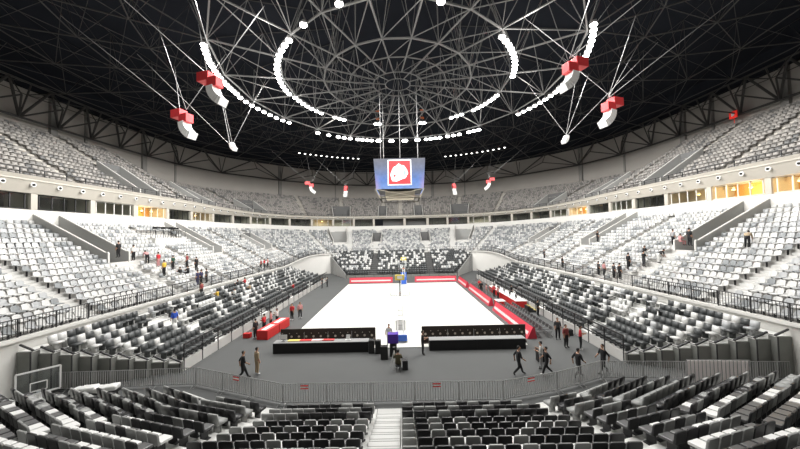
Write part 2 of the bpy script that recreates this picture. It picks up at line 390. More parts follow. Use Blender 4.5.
# warm downlights in lit suites, each one a lamp of its own
dl = MB(); dl.sphere((0, 0, 0), 0.17, 0, 8, 6, (1, 1, 0.7)); dl_me = dl.mesh('downlight_bulb', M['warm'], True)
dh = MB(); dh.bar((0, 0, 0.05), (0, 0, 0.3), 0.12, 8); dh_me = dh.mesh('downlight_cup', M['whitem'])
k_ = {'left': 0, 'right': 0}
for (a, b, t) in bays:
    if t in 'wc' and (t == 'w' or (a % 3 == 0)):
        lo, hi = min(a, b), max(a, b); c = (lo + hi) // 2
        sd = 'left' if RX[c % NU] < 0 else 'right'
        for k in ((lo + (hi - lo) // 4, c, hi - (hi - lo) // 4) if t == 'w' else (c,)):
            k_[sd] += 1; x, y, z = P(k, WB[k % NU] + 1.6, 13.0)
            e = empty('downlight', (x, y, z), 0, 'warm round downlight in a suite window, %s along the %s side' % (ordn(k_[sd]), sd), 'lamp', 'warm downlights in the suites')
            link('bulb', dl_me, e); link('housing', dh_me, e)
        x, y, z = P(c, WB[c % NU] + 1.5, 12.6)
        light('suite_glow', 'POINT', (x, y, z), 420 if t == 'w' else 70, (1.0, 0.66, 0.30), None, 0.3)
ndl = 0
# ------------------------------------------------------------------ railings of the bowl
def rail_run(name, idxs, w, z, label, h=1.05, gap=0.19, bars=True, m='dmetal', posts=2.0, r=0.028):
    e = empty(name, P(idxs[0], w[idxs[0] % NU], z[idxs[0] % NU]), 0, label, 'railing'); o = Vector(e.location)
    pts = [Vector(P(i, w[i % NU], z[i % NU])) - o for i in idxs]
    tr = MB(); lo = MB(); ba = MB(); up = Vector((0, 0, h)); acc = 0; pacc = 0
    pm = MB(); pm.bar((0, 0, 0), (0, 0, h), r * 1.5); pme = pm.mesh('post', M[m])
    for a, b in zip(pts[:-1], pts[1:]):
        tr.bar(a + up, b + up, r * 1.3); lo.bar(a + up * 0.1, b + up * 0.1, r * 0.8)
        L = (b - a).length; d = (b - a) / L; s = gap - acc
        if bars:
            while s < L: ba.bar(a + d * s + up * 0.1, a + d * s + up, r * 0.62); s += gap
            acc = L - (s - gap)
        else: lo.bar(a + up * 0.55, b + up * 0.55, r * 0.7)
        s = posts - pacc
        while s < L: link('post', pme, e, a + d * s); s += posts
        pacc = L - (s - posts)
    tr.build('top_rail', M[m], e); lo.build('lower_rail', M[m], e)
    if bars: ba.build('bars', M[m], e)['kind'] = 'stuff'
    return e
iLn, iRn = near_idx(-22, -24), near_idx(22, -24); iLf, iRf = near_idx(-19, 30), near_idx(19, 30)
rail_run('bowl_railing', span(iLn, iLf, -1), -0.15 * one, ZA + 0.25, 'black barred railing along the white ledge in front of the left white seats')
rail_run('bowl_railing', span(iRn, iRf, 1), -0.15 * one, ZA + 0.25, 'black barred railing along the white ledge in front of the right white seats')
rail_run('bowl_railing', span(iRf, iLf, 1), -0.15 * one, ZA + 0.25, 'thin railing above the far end stand', bars=False, h=0.9)
rail_run('upper_railing', span(near_idx(-22, -26), near_idx(0, 34.5), -1), WC + 0.09, ZC + 0.45, 'dark two bar railing on the upper tier parapet, left half', h=0.62, bars=False, m='dmetal', r=0.035)
rail_run('upper_railing', span(near_idx(22, -26), near_idx(0, 34.5), 1), WC + 0.09, ZC + 0.45, 'dark two bar railing on the upper tier parapet, right half', h=0.62, bars=False, m='dmetal', r=0.035)

# round fixtures on the parapet fascia
f1 = MB(); f1.bar((0, 0, 0), (0, -0.09, 0), 0.25, 14, 0, 0.23); fx1 = f1.mesh('fixture_ring', M['whitem'])
f2 = MB(); f2.bar((0, -0.08, 0), (0, -0.16, -0.05), 0.13, 10, 0, 0.11); fx2 = f2.mesh('fixture_eye', M['dmetal'])
for side in (-1, 1):
    st = -1 if side < 0 else 1
    j = near_idx(side * 22, -17); acc = 0; k = 0
    while k < 34:
        a = Vector(P(j, WC[j % NU], 0)); b = Vector(P(j + st, WC[(j + st) % NU], 0)); acc += (b - a).length; j += st
        if acc >= 1.95:
            acc = 0; k += 1; jj = j % NU
            w = (WC[jj] + WB[jj] - 0.1) / 2 - 0.02; z = (ZC[jj] + 0.45 + ZB2[jj]) / 2
            e = empty('wall_speaker', P(j, w, z), math.atan2(NY[jj], NX[jj]) - PI / 2, 'round white fixture with dark eye on the cream fascia, %s along the %s side' % (ordn(k), 'left' if side < 0 else 'right'), 'wall fixture', 'round fixtures on the fascia')
            link('housing', fx1, e); link('eye', fx2, e)

# ------------------------------------------------------------------ ground, court
def plane(name, x0, x1, y0, y1, z, m, th=0.0):
    mb = MB(); mb.box(((x0 + x1) / 2, (y0 + y1) / 2, z - th / 2), (x1 - x0, y1 - y0, th)) if th else mb.add([(x0, y0, z), (x1, y0, z), (x1, y1, z), (x0, y1, z)], [(0, 1, 2, 3)])
    return mb.build(name, m)
struct(plane('floor', -24, 24, -36, 36, 0.0, M['carpet'], 0.2))
struct(plane('floor_court', -9.6, 9.6, -15.4, 15.9, 0.03, M['court'], 0.03))
ln = MB(); zz = 0.034
def seg(x0, y0, x1, y1, w=0.05): ln.box(((x0 + x1) / 2, (y0 + y1) / 2, zz), (abs(x1 - x0) + w, abs(y1 - y0) + w, 0.004))
seg(-7.5, -14, 7.5, -14); seg(-7.5, 14, 7.5, 14); seg(-7.5, -14, -7.5, 14); seg(7.5, -14, 7.5, 14); seg(-7.5, 0, 7.5, 0)
for s in (-1, 1):
    seg(-2.45, s * 14, -2.45, s * 8.2); seg(2.45, s * 14, 2.45, s * 8.2); seg(-2.45, s * 8.2, 2.45, s * 8.2)
    seg(-6.6, s * 14, -6.6, s * 11); seg(6.6, s * 14, 6.6, s * 11)
for (cx, cy, r, a0, a1) in ((0, 0, 1.8, 0, 360), (0, 12.43, 6.75, 192, 348), (0, -12.43, 6.75, 12, 168), (0, 8.2, 1.8, 180, 360), (0, -8.2, 1.8, 0, 180)):
    n = 40
    for i in range(n):
        p = [(cx + r * math.cos(R(a0 + (a1 - a0) * k / n)), cy + r * math.sin(R(a0 + (a1 - a0) * k / n)), zz) for k in (i, i + 1)]
        ln.bar(p[0], p[1], 0.025)
struct(ln.build('floor_court_lines', M['paint']))

# ------------------------------------------------------------------ people: pose, place, heading (degrees, 0 faces the far end), shirt, trousers, shoes, height, label
PEOPLE = [
 ('walk', -9.9, -20.3, 0, 60, 'black', 'black', 'shoe', 1.74, 'person in black walking on the grey carpet left of the near boards'),
 ('stand', -9.35, -19.6, 0, 40, 'tan', 'tan', 'shoew', 1.70, 'person in tan clothes just behind the person in black on the left carpet'),
 ('stand', -11.6, -6.9, 0, 200, 'redc', 'black', 'shoew', 1.72, 'left one of two people in red tops and black trousers beside the court'),
 ('stand', -10.95, -6.3, 0, 150, 'redw', 'black', 'shoew', 1.72, 'right one of two people beside the court, in a pale red top'),
 ('sit', -0.35, -19.5, 0, 0, 'olive', 'olive', 'shoew', 1.75, 'seated person in olive clothes filming towards the court near the middle'),
 ('stand', -1.1, -15.1, 0, 180, 'white', 'white', 'shoew', 1.72, 'person in white standing behind the purple crate at the court edge'),
 ('carry', 1.4, -16.9, 0, 90, 'black', 'black', 'shoe', 1.70, 'person in black at the left end of the right dark board'),
 ('walk', 7.0, -20.4, 0, 90, 'black', 'black', 'shoe', 1.74, 'person in black striding across the carpet below the right black table'),
 ('walk', 8.7, -20.5, 0, -80, 'black', 'black', 'shoew', 1.70, 'person in black with a bag, front one of two walking on the right carpet'),
 ('carry', 8.75, -19.6, 0, -60, 'white', 'greyc', 'shoe', 1.72, 'person in a pale top behind the person in black with a bag'),
 ('stand', 12.5, -14.3, 0, 190, 'greyd', 'black', 'shoe', 1.72, 'person in dark grey standing alone right of the nearest red board'),
 ('stand', 12.2, -16.1, 0, 160, 'redd', 'black', 'shoe', 1.70, 'person in a dull red top beside the one in a bright red top'),
 ('carry', 13.0, -16.6, 0, 120, 'redc', 'black', 'shoew', 1.74, 'person in a bright red top with arms bent, on the right carpet'),
 ('walk', 10.35, -20.9, 0, 80, 'black', 'black', 'shoe', 1.72, 'person in black just behind the barriers, left of two there'),
 ('walk', 12.2, -20.4, 0, -95, 'black', 'black', 'shoe', 1.75, 'person in black just behind the barriers, right of two there'),
 ('stand', 14.0, -7.3, 0, 90, 'black', 'black', 'shoe', 1.70, 'person in black by the right stand front wall near the yellow edged steps'),
 ('stand', -12.75, -12.6, 0, -70, 'black', 'black', 'shoew', 1.70, 'person in black at the near end of the left red tables'),
 ('carry', -12.7, -11.0, 0, -80, 'redc', 'black', 'shoe', 1.72, 'person in a red top behind the left red tables, nearest of three'),
 ('stand', -12.55, -9.9, 0, -100, 'redw', 'black', 'shoe', 1.70, 'person in a pale red top behind the left red tables, middle of three'),
 ('carry', -12.4, -8.8, 0, -90, 'white', 'black', 'shoe', 1.68, 'person in a white top behind the left red tables, farthest of three'),
 ('stand', 12.55, 1.2, 0, 90, 'redw', 'black', 'shoe', 1.72, 'person in a pale red top between the right tables and board, nearest one'),
 ('carry', 12.45, 2.6, 0, 60, 'redc', 'black', 'shoe', 1.72, 'person in red between the right tables and board, second one'),
 ('stand', 11.6, 3.2, 0, 100, 'redw', 'greyc', 'shoe', 1.70, 'person in a pale top close behind the middle red board'),
 ('stand', 11.5, 5.6, 0, 200, 'black', 'black', 'shoe', 1.72, 'person in black close behind the middle red board, farther one'),
 ('stand', 15.0 - 0.3, 2.2, 0, 90, 'black', 'black', 'shoe', 1.70, 'person in black at the outer side of the right red tables, nearest one'),
 ('stand', 11.8, 7.6, 0, 180, 'redc', 'black', 'shoe', 1.70, 'person in red at the far end of the middle red board'),
 ('stand', -13.4, 12.5, 0, -90, 'black', 'greyd', 'shoe', 1.70, 'person in black by the far part of the left stand front wall'),
 ('carry', -12.8, 13.6, 0, -90, 'greyd', 'black', 'shoe', 1.70, 'person in dark grey by the far part of the left stand front wall'),
 # on the left fixed seats
 ('stand', -28.74, -6.4, 6.53, -90, 'white', 'black', 'shoe', 1.70, 'person in a white shirt and black trousers just below the left passage mouth'),
 ('stand', -29.0, -7.9, 6.97, -90, 'black', 'black', 'shoe', 1.70, 'person in black inside the mouth of the left passage'),
 ('bend', -27.92, -5.6, 6.10, -60, 'pinkc', 'black', 'shoe', 1.70, 'person in a pink shirt bending over the white seats on the left'),
 ('stand', -27.1, -5.1, 5.66, -90, 'redc', 'pinkc', 'shoew', 1.68, 'person in a red top beside the person bending over the white seats'),
 ('stand', -25.45, -6.4, 4.79, -90, 'yellowc', 'black', 'shoe', 1.74, 'person in a yellow shirt and black trousers among the left white seats'),
 ('stand', -26.28, -3.99, 5.23, -90, 'greend', 'black', 'shoe', 1.66, 'person in dark green right of the yellow shirt'),
 ('stand', -26.27, -1.68, 5.23, -100, 'redd', 'black', 'shoe', 1.66, 'person in a dark red top, left one of two standing above the seated group'),
 ('stand', -25.44, -1.2, 4.79, -80, 'black', 'black', 'shoe', 1.70, 'person in black, right one of two standing above the seated group'),
 ('stand', -22.97, -4.72, 3.49, -90, 'navy', 'navy', 'shoe', 1.72, 'person in navy by the left railing, left one of a pair'),
 ('stand', -22.98, -4.05, 3.49, -90, 'navy', 'black', 'shoe', 1.72, 'person in a navy top by the left railing, right one of a pair'),
 ('stand', -22.98, -3.1, 3.49, -100, 'greyd', 'black', 'shoe', 1.72, 'person in dark grey by the left railing, right of the navy pair'),
 ('sit', -24.62, -5.17, 4.36, -90, 'black', 'white', 'shoe', 1.70, 'seated person in a black top and white trousers on the left white seats'),
 ('sit', -24.62, -3.9, 4.36, -90, 'black', 'black', 'shoe', 1.70, 'seated person all in black on the left white seats'),
 ('stand', -22.96, 10.99, 3.49, -90, 'redd', 'black', 'shoe', 1.66, 'person in dull red by the left railing far off, left of three'),
 ('stand', -22.95, 12.2, 3.49, -90, 'redc', 'black', 'shoe', 1.66, 'person in red by the left railing far off, middle of three'),
 ('stand', -22.93, 13.5, 3.49, -90, 'pinkc', 'black', 'shoe', 1.66, 'person in pink by the left railing far off, right of three'),
 # on the left low stand
 ('stand', -18.21, -14.72, 1.520, -60, 'bluec', 'white', 'shoew', 1.62, 'person in a blue top and white trousers on the left low stand'),
 ('sit', -15.72, 5.31, 0.815, -90, 'redc', 'black', 'shoe', 1.66, 'seated person in red low on the left stand'),
 ('stand', -21.53, -6.23, 2.460, -90, 'redd', 'black', 'shoe', 1.66, 'person in dull red on the top row of the left low stand'),
 ('sit', -19.87, -6.2, 1.990, -90, 'yellowc', 'greyc', 'shoe', 1.66, 'seated person in a pale yellow top on the left low stand'),
 ('sit', -20.70, -0.48, 2.225, -90, 'greyd', 'black', 'shoe', 1.66, 'seated person in dark grey on the left low stand'),
 ('sit', -19.04, -0.78, 1.755, -90, 'tan', 'black', 'shoe', 1.66, 'seated person in tan on the left low stand'),
 ('sit', -20.70, 1.29, 2.225, -90, 'redc', 'black', 'shoe', 1.66, 'seated person in red high on the left low stand'),
 ('sit', -19.04, -4.25, 1.755, -90, 'white', 'black', 'shoe', 1.66, 'seated person in white on the left low stand'),
 # on the right fixed seats
 ('stand', 29.4, 6.72, 6.97, 90, 'black', 'black', 'shoe', 1.70, 'person in black standing alone high among the right white seats'),
 ('stand', 24.62, -5.87, 4.36, 90, 'black', 'black', 'shoe', 1.85, 'tall person in black among the right white seats'),
 ('carry', 25.4, -7.0, 4.79, 90, 'black', 'greyd', 'shoe', 1.70, 'person in black reaching out beside the tall person in black'),
 ('bend', 26.27, -7.8, 5.23, 100, 'black', 'white', 'shoe', 1.70, 'person bending over the white seats right of the tall person in black'),
 ('stand', 22.98, -3.3, 3.49, 90, 'greyd', 'black', 'shoe', 1.62, 'person in dark grey by the right railing, leftmost of the group'),
 ('stand', 22.98, -4.3, 3.49, 90, 'pinkc', 'greyd', 'shoe', 1.64, 'person in a pink top by the right railing'),
 ('stand', 22.98, -5.9, 3.49, 90, 'greyd', 'black', 'shoe', 1.66, 'person in grey by the right railing, right of the pink top'),
 ('stand', 22.98, -6.8, 3.49, 90, 'black', 'black', 'shoe', 1.74, 'person in black by the right railing, rightmost of the group'),
 ('stand', 29.2, -6.3, 6.97, 90, 'greyc', 'black', 'shoe', 1.70, 'person in a pale grey top at the mouth of the right passage'),
 ('sit', 29.0, -7.4, 6.97, 90, 'pinkc', 'pinkc', 'shoe', 1.60, 'seated person in pink at the mouth of the right passage'),
 ('stand', 29.0, -8.4, 6.97, 90, 'black', 'black', 'shoe', 1.80, 'person in black at the mouth of the right passage'),
 ('bend', 29.4, -13.2, 6.97, 60, 'tan', 'black', 'shoe', 1.70, 'person in a tan top high on the right seats near the picture edge'),
 ('sit', 27.1, -5.01, 5.66, 90, 'black', 'white', 'shoe', 1.66, 'seated person in black above the group by the right railing'),
 ('stand', 22.9, 4.6, 3.49, 90, 'black', 'black', 'shoe', 1.66, 'person in black alone at the right railing'),
 ('stand', 24.0, 12.5, 4.06, 90, 'greyd', 'black', 'shoe', 1.66, 'person in dark grey far off behind the right railing'),
]
def blocked(x, y, z):
    return any(abs(x - p[1]) < 0.5 and abs(y - p[2]) < 0.42 and abs(z - p[3]) < 0.9 and p[0] != 'sit' for p in PEOPLE)
# ------------------------------------------------------------------ seats
def seat_pad(backm, panm):
    s = MB(); s.box((0, -0.01, 0.44), (0.43, 0.42, 0.10), rx=R(4)); a = s.mesh('seat', panm, False, 0.03)
    b = MB(); b.prism([(-0.225, 0.21, 0.42), (0.225, 0.21, 0.42), (0.23, 0.262, 0.77), (0.19, 0.275, 0.83), (-0.19, 0.275, 0.83), (-0.23, 0.262, 0.77)], (0, 0.065, 0)); b_ = b.mesh('backrest', backm, False, 0.018)
    f = MB(); f.box((0, 0.05, 0.2), (0.06, 0.3, 0.40)); f.box((0, 0.05, 0.02), (0.3, 0.34, 0.04)); f_ = f.mesh('seat_frame', M['dmetal'])
    return a, b_, f_
def seat_shell(m):
    s = MB(); s.box((0, -0.03, 0.44), (0.44, 0.42, 0.06), rx=R(5)); a = s.mesh('seat', m, False, 0.025)
    b = MB()
    for k, (x0, x1, y0, y1) in enumerate(((-0.23, -0.11, 0.17, 0.21), (-0.11, 0.11, 0.21, 0.21), (0.11, 0.23, 0.21, 0.17))):
        hz0, hz1 = 0.42, (0.80 if k == 1 else 0.80)
        za, zb = (0.74, 0.82) if k == 0 else ((0.82, 0.82) if k == 1 else (0.82, 0.74))
        b.add([(x0, y0, hz0), (x1, y1, hz0), (x1, y1 + 0.09, zb), (x0, y0 + 0.09, za), (x0, y0 + 0.05, hz0), (x1, y1 + 0.05, hz0), (x1, y1 + 0.14, zb), (x0, y0 + 0.14, za)],
              [(0, 1, 2, 3), (5, 4, 7, 6), (0, 4, 5, 1), (3, 2, 6, 7), (0, 3, 7, 4), (1, 5, 6, 2)])
    b_ = b.mesh('backrest', m, False)
    f = MB(); f.box((0, 0.16, 0.22), (0.05, 0.12, 0.42)); f_ = f.mesh('seat_bracket', M['dmetal'])
    return a, b_, f_
PAD = {'black': seat_pad(M['blackf'], M['seatpan']), 'grey': seat_pad(M['greyf'], M['seatpang'])}
PADS = {'dark': seat_pad(M['dgrey'], M['dgrey']), 'white': seat_pad(M['white'], M['white']), 'light': seat_pad(M['lgrey'], M['lgrey'])}
SHELL = {'white': seat_shell(M['white']), 'light grey': seat_shell(M['lgrey']), 'mid grey': seat_shell(M['mgrey'])}
# low detail templates for the mass of far seats
def tmpl(kind):
    t = MB()
    if kind == 'shell':
        t.box((0, -0.02, 0.43), (0.45, 0.42, 0.07)); t.box((0, 0.22, 0.62), (0.45, 0.06, 0.42), rx=R(-10))
    else:
        t.box((0, -0.02, 0.43), (0.46, 0.44, 0.11)); t.box((0, 0.24, 0.66), (0.47, 0.08, 0.44), rx=R(-8)); t.box((0, 0.05, 0.19), (0.1, 0.3, 0.38))
    return np.array(t.v), np.array(t.f), np.array(t.m)
def mass(name, kind, seats, mats, label, cat):
    """seats: rows (x,y,z,rz,matindex); one object"""
    v, f, m = tmpl(kind); s = np.array(seats, dtype=float); n = len(s)
    c, sn = np.cos(s[:, 3]), np.sin(s[:, 3])
    X = v[None, :, 0] * c[:, None] - v[None, :, 1] * sn[:, None] + s[:, 0:1]
    Y = v[None, :, 0] * sn[:, None] + v[None, :, 1] * c[:, None] + s[:, 1:2]
    Z = v[None, :, 2] + s[:, 2:3]
    V = np.stack([X, Y, Z], -1).reshape(-1, 3); F = (f[None] + (np.arange(n) * len(v))[:, None, None]).reshape(-1)
    me = bpy.data.meshes.new(name); nf = n * len(f)
    me.vertices.add(len(V)); me.vertices.foreach_set('co', V.reshape(-1))
    me.loops.add(len(F)); me.loops.foreach_set('vertex_index', F.astype(np.int32))
    me.polygons.add(nf); me.polygons.foreach_set('loop_start', np.arange(nf, dtype=np.int32) * 4)
    mi = np.repeat(s[:, 4].astype(np.int32), len(f)); 
    for m_ in mats: me.materials.append(m_)
    me.polygons.foreach_set('material_index', mi); me.update(calc_edges=True); me.validate()
    return tag(link(name, me), label, cat, None, 'stuff')
CI = cam.matrix_world.inverted()
def project(x, y, z):
    p = CI @ Vector((x, y, z))
    if p.z > -0.3: return None
    return 400 + FPX * p.x / -p.z, 224.5 - FPX * p.y / -p.z, -p.z
ordn_ = lambda n: '%d%s' % (n, 'th' if 10 <= n % 100 <= 20 else {1: 'st', 2: 'nd', 3: 'rd'}.get(n % 10, 'th'))
def place(kit, name, x, y, z, rz, label, group, pnames=('seat', 'backrest', 'seat_frame')):
    e = empty(name, (x, y, z), rz, label, 'seat', group)
    for n_, me in zip(pnames, kit): link(n_, me, e)
    return e

# --- fixed bowl seats (middle and upper tier)
def bowl_seats(N, w0, w1, z0, z1, V, aisles, pitch, tiername, seats, walk=()):
    for r in range(N):
        s = (r + 0.5) / N
        if r in walk: continue
        w = w0 + (w1 - w0) * s; z = z0 + (z1 - z0) * r / N
        x = RX + NX * w; y = RY + NY * w
        seg = np.hypot(np.roll(x, -1) - x, np.roll(y, -1) - y); cum = np.concatenate([[0], np.cumsum(seg)])
        L = cum[-1]; n = int(L / pitch); u = (np.arange(n) + 0.5) * L / n
        ui = np.interp(u, cum, np.arange(NU + 1))
        al = [cum[a] for a in aisles]
        for k in range(n):
            i = int(ui[k]) % NU; fr = ui[k] - int(ui[k]); j = (i + 1) % NU
            px, py = x[i] * (1 - fr) + x[j] * fr, y[i] * (1 - fr) + y[j] * fr
            if py < -33: continue
            if min(abs(u[k] - a) for a in al) < 0.62: continue
            bad = False
            for (c, h, s0, s1) in V:
                d = (ui[k] - c + NU / 2) % NU - NU / 2
                if abs(d) < h + 0.45 and s0 - 0.12 <= s < s1 + 0.001: bad = True
            if bad: continue
            pz = z[i] * (1 - fr) + z[j] * fr
            if blocked(px, py, pz): continue
            q = project(px, py, pz + 0.4)
            if q is None or q[0] < -220 or q[0] > 1020: continue
            seats.append((px, py, pz, math.atan2(NY[i], NX[i]) - PI / 2, q, r, k, tiername))
def aisle_idx(spec): return [near_idx(x, y) for x, y in spec]
AIM = aisle_idx([(s * 22, y) for s in (-1, 1) for y in (-17, -8, 0.5, 9, 16)] + [(s * 20.7, 24) for s in (-1, 1)] + [(s * 17, 32) for s in (-1, 1)] + [(s * x, 34.5) for s in (-1, 1) for x in (6.2, 12)])
AIU = aisle_idx([(s * 22, y) for s in (-1, 1) for y in (-17, -14.5, -5, 4, 12, 17)] + [(s * 20.5, 26) for s in (-1, 1)] + [(s * 17, 32) for s in (-1, 1)] + [(s * x, 34.5) for s in (-1, 1) for x in (5.5, 13.5)] + [(0, 34.5)])
bs = []
bowl_seats(NM, 0 * one, WB, ZA, ZB - 1.45, VM, AIM, 0.56, 'middle', bs, walk=())
nm = len(bs)
bowl_seats(NUp, WC + 0.35, WD, ZC, ZD, VU, AIU, 0.56, 'upper', bs)
# platform for the television cameras takes the place of some seats
PLAT = (-31.2, -26.6, 3.2, 8.6)   # refined below
def on_platform(x, y): return x < -31.3 and 0.2 < y < 6.2 and x > -34.6
bs = [b for b in bs if not (b[7] == 'middle' and on_platform(b[0], b[1]))]
vis = [b for b in bs if b[7] == 'middle' and 2 < b[4][0] < 798 and 2 < b[4][1] < 447]
rank = {}
for b in sorted(vis, key=lambda b: b[1]):
    c_ = rank.setdefault((b[5], b[0] < 0), {}); c_[b[6]] = len(c_) + 1
vis.sort(key=lambda b: b[4][2]); chosen = vis[:300]; cset = {(b[7], b[5], b[6]) for b in chosen}
for b in chosen:
    col = rng.choice(['white', 'light grey', 'mid grey'], p=[0.55, 0.33, 0.12])
    side = 'left' if b[0] < 0 else 'right'
    place(SHELL[col], 'stadium_chair', b[0], b[1], b[2], b[3], '%s plastic seat, %s row above the %s railing, %s from the picture edge' % (col, ordn(b[5] + 1), side, ordn(rank[(b[5], b[0] < 0)][b[6]])), 'white and grey plastic seats of the middle tier', ('seat', 'backrest', 'seat_bracket'))
rest = []
for b in bs:
    if (b[7], b[5], b[6]) in cset: continue
    if b[7] == 'middle':
        far_ = b[1] > 24 or (b[1] > 10 and b[5] > 11)
        mi = rng.choice(3, p=[0.36, 0.32, 0.32] if far_ else [0.55, 0.33, 0.12])
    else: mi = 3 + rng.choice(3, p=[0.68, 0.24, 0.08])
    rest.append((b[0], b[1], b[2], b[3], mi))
M['ulg'] = mat('dimmed upper light grey seat', (0.24, 0.232, 0.222), 0.5); M['umg'] = mat('dimmed upper mid grey seat', (0.17, 0.17, 0.17), 0.5)  # seat greys dimmed by colour for the weaker light up there
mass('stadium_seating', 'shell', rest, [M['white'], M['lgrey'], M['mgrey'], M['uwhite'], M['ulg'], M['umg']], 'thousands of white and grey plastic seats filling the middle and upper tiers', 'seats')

# stair blocks in the aisles
def aisle_steps(N, w0, w1, z0, z1, aisles, m, name, V):
    mb = MB()
    for a in aisles:
        if RY[a] < -30: continue
        ang = math.atan2(NY[a], NX[a]) - PI / 2
        for r in range(N):
            s = (r + 0.8) / N
            if inslot(V, a, r / N): continue
            tz = (z1[a] - z0[a]) / N
            x, y, _ = P(a, w0[a] + (w1[a] - w0[a]) * s, 0); z = z0[a] + tz * r
            mb.box((x, y, z + tz / 4), (1.1, (w1[a] - w0[a]) / N * 0.42, tz / 2 - 0.01), 0, ang)
    return struct(mb.build(name, m))
aisle_steps(NM, 0 * one, WB, ZA, ZB - 1.45, AIM, M['stairs'], 'floor_middle_aisle_steps', VM)
aisle_steps(NUp, WC + 0.35, WD, ZC, ZD, AIU, M['fascia'], 'floor_upper_aisle_steps', VU)

# --- near end stand: centre block, two middle blocks, two outer blocks
class Stand: pass
near = empty('retractable_stand', (0, -24.4, 0), 0, 'low stand of black and grey seats nearest the viewer, split by white centre steps', 'seating stand')
def T(p): return Vector(p) - Vector((0, -24.4, 0))
KR = 13
def rowz(k): return 0.06 + 0.235 * k
def line_pt(p0, d, q0, e):   # intersection of p0+s d with q0+t e
    den = d[0] * e[1] - d[1] * e[0]; s = ((q0[0] - p0[0]) * e[1] - (q0[1] - p0[1]) * e[0]) / den
    return (p0[0] + d[0] * s, p0[1] + d[1] * s)
def blocks(side):
    sg = side
    a1, a2 = R(16), R(26.5)
    off = 0.0 if sg < 0 else -1.1
    B = []
    B.append(dict(p=(0, -24.75), a=0.0, pitch=0.75, L0=((-1.36 if sg < 0 else -0.16), -24.75), e0=(0.0, -1), L1=(sg * 5.9, -24.75), e1=(sg * 0.27, -1)))
    B.append(dict(p=(sg * 6.0, -24.75), a=a1, pitch=0.755, L0=(sg * 6.6, -24.6), e0=(sg * 0.27, -1), L1=(sg * (9.35 + off), -23.8), e1=(sg * 0.50, -0.87)))
    B.append(dict(p=(sg * (9.8 + off), -24.05), a=a2, pitch=0.77, L0=(sg * (9.95 + off), -24.0), e0=(sg * 0.46, -0.89), L1=(sg * (12.6 + off * .6), -22.5), e1=(sg * 0.86, -0.51)))
    rows = []
    for bi, b in enumerate(B):
        d = (sg * math.cos(b['a']), math.sin(b['a'])); nrm = (sg * math.sin(b['a']), -math.cos(b['a']))
        for k in range(KR):
            o = (b['p'][0] + nrm[0] * b['pitch'] * k, b['p'][1] + nrm[1] * b['pitch'] * k)
            A = line_pt(o, d, b['L0'], b['e0']); C = line_pt(o, d, b['L1'], b['e1'])
            rows.append((bi, k, A, C, d, nrm, b['pitch']))
    return rows
near_seats = []; deck = MB(); BN = ('centre', 'middle', 'outer')
for sg in (-1, 1):
    for (bi, k, A, C, d, nrm, pitch) in blocks(sg):
        z = rowz(k); A = Vector((*A, 0)); C = Vector((*C, 0)); D = Vector((*d, 0)); Nn = Vector((*nrm, 0))
        L = (C - A).length
        n = int((L - 0.1) / 0.505)
        # deck slab of this row, from its front to its back, slightly longer than the seats so that the blocks meet
        ext0 = 0.0 if bi == 0 else 0.5; ext1 = 0.5 if bi < 2 else 0.3
        if bi == 0 and sg > 0: ext0 = 0.0
        if bi == 0 and sg < 0: ext0 = 0.0
        a = A - D * ext0 - Nn * 0.42; c = C + D * ext1 - Nn * 0.42; zt = z
        poly = [T((a.x, a.y, 0)), T((c.x, c.y, 0)), T((c.x + Nn.x * pitch, c.y + Nn.y * pitch, 0)), T((a.x + Nn.x * pitch, a.y + Nn.y * pitch, 0))]
        poly = [Vector((p.x, p.y, 0.0 + 0.002 * bi)) for p in poly]
        deck.prism(poly, (0, 0, zt - 0.002 * bi))
        if k == 0:      # low white walkway in front of the first row
            f_ = [poly[0] - Nn * 0.5, poly[1] - Nn * 0.5, poly[1], poly[0]]
            deck.prism(f_, (0, 0, 0.035 - 0.002 * bi))
        rz = math.atan2(nrm[1], nrm[0]) - PI / 2
        o0 = (L - n * 0.505) / 2
        if bi == 0: o0 = 0.03
        if bi == 2: o0 = 0.05
        for q in range(n):
            p = A + D * (o0 + 0.505 * (q + 0.5))
            near_seats.append((p.x, p.y, z, rz, project(p.x, p.y, z + 0.8), bi, k, q, sg))
deck.build('deck', M['deckn'], near)
st = MB()
st.box((-0.76, -24.1, 0.022), (1.14, 0.55, 0.04))
for k in range(KR):
    y = -24.4 - 0.75 * k
    st.box((-0.76, y - 0.30, rowz(k) / 2 + 0.004), (1.14, 0.74, rowz(k) + 0.01))
    st.box((-0.76, y - 0.52, rowz(k) + 0.06), (1.14, 0.3, 0.125))
    for yy, zz_ in ((y + 0.06, rowz(k) + 0.012), (y - 0.38, rowz(k) + 0.125)): st.box((-0.76, yy, zz_), (1.12, 0.035, 0.008), 1)
st_o = st.build('centre_steps', [M['stairs'], M['vomw']], near, loc=(0, 24.4, 0))
def inview(q): return q is not None and -14 < q[0] < 814 and -10 < q[1] < 463
ns = [s for s in near_seats if s[4] is not None and s[4][2] > 3]
vis = sorted([s for s in ns if inview(s[4])], key=lambda s: s[4][2]); print('near seats in view', len(vis))
chosen = vis[:300]; ids = {id(s) for s in chosen}; mass_pad = []
for s in ns:
    grey = rng.random() < (0.42 if s[5] == 0 else 0.46)
    if id(s) in ids:
        col = 'grey' if grey else 'black'
        sd = 'left' if s[8] < 0 else 'right'
        lab = '%s padded seat, %s row from the barriers, %s %s block, %s from its inner end' % (col, ordn(s[6] + 1), sd, BN[s[5]], ordn(s[7] + 1))
        place(PAD[col], 'padded_chair', s[0], s[1], s[2], s[3], lab, 'padded seats of the near stand')
    elif s[6] < 12 and s[4] is not None: mass_pad.append((s[0], s[1], s[2], s[3], 1 if grey else 0))

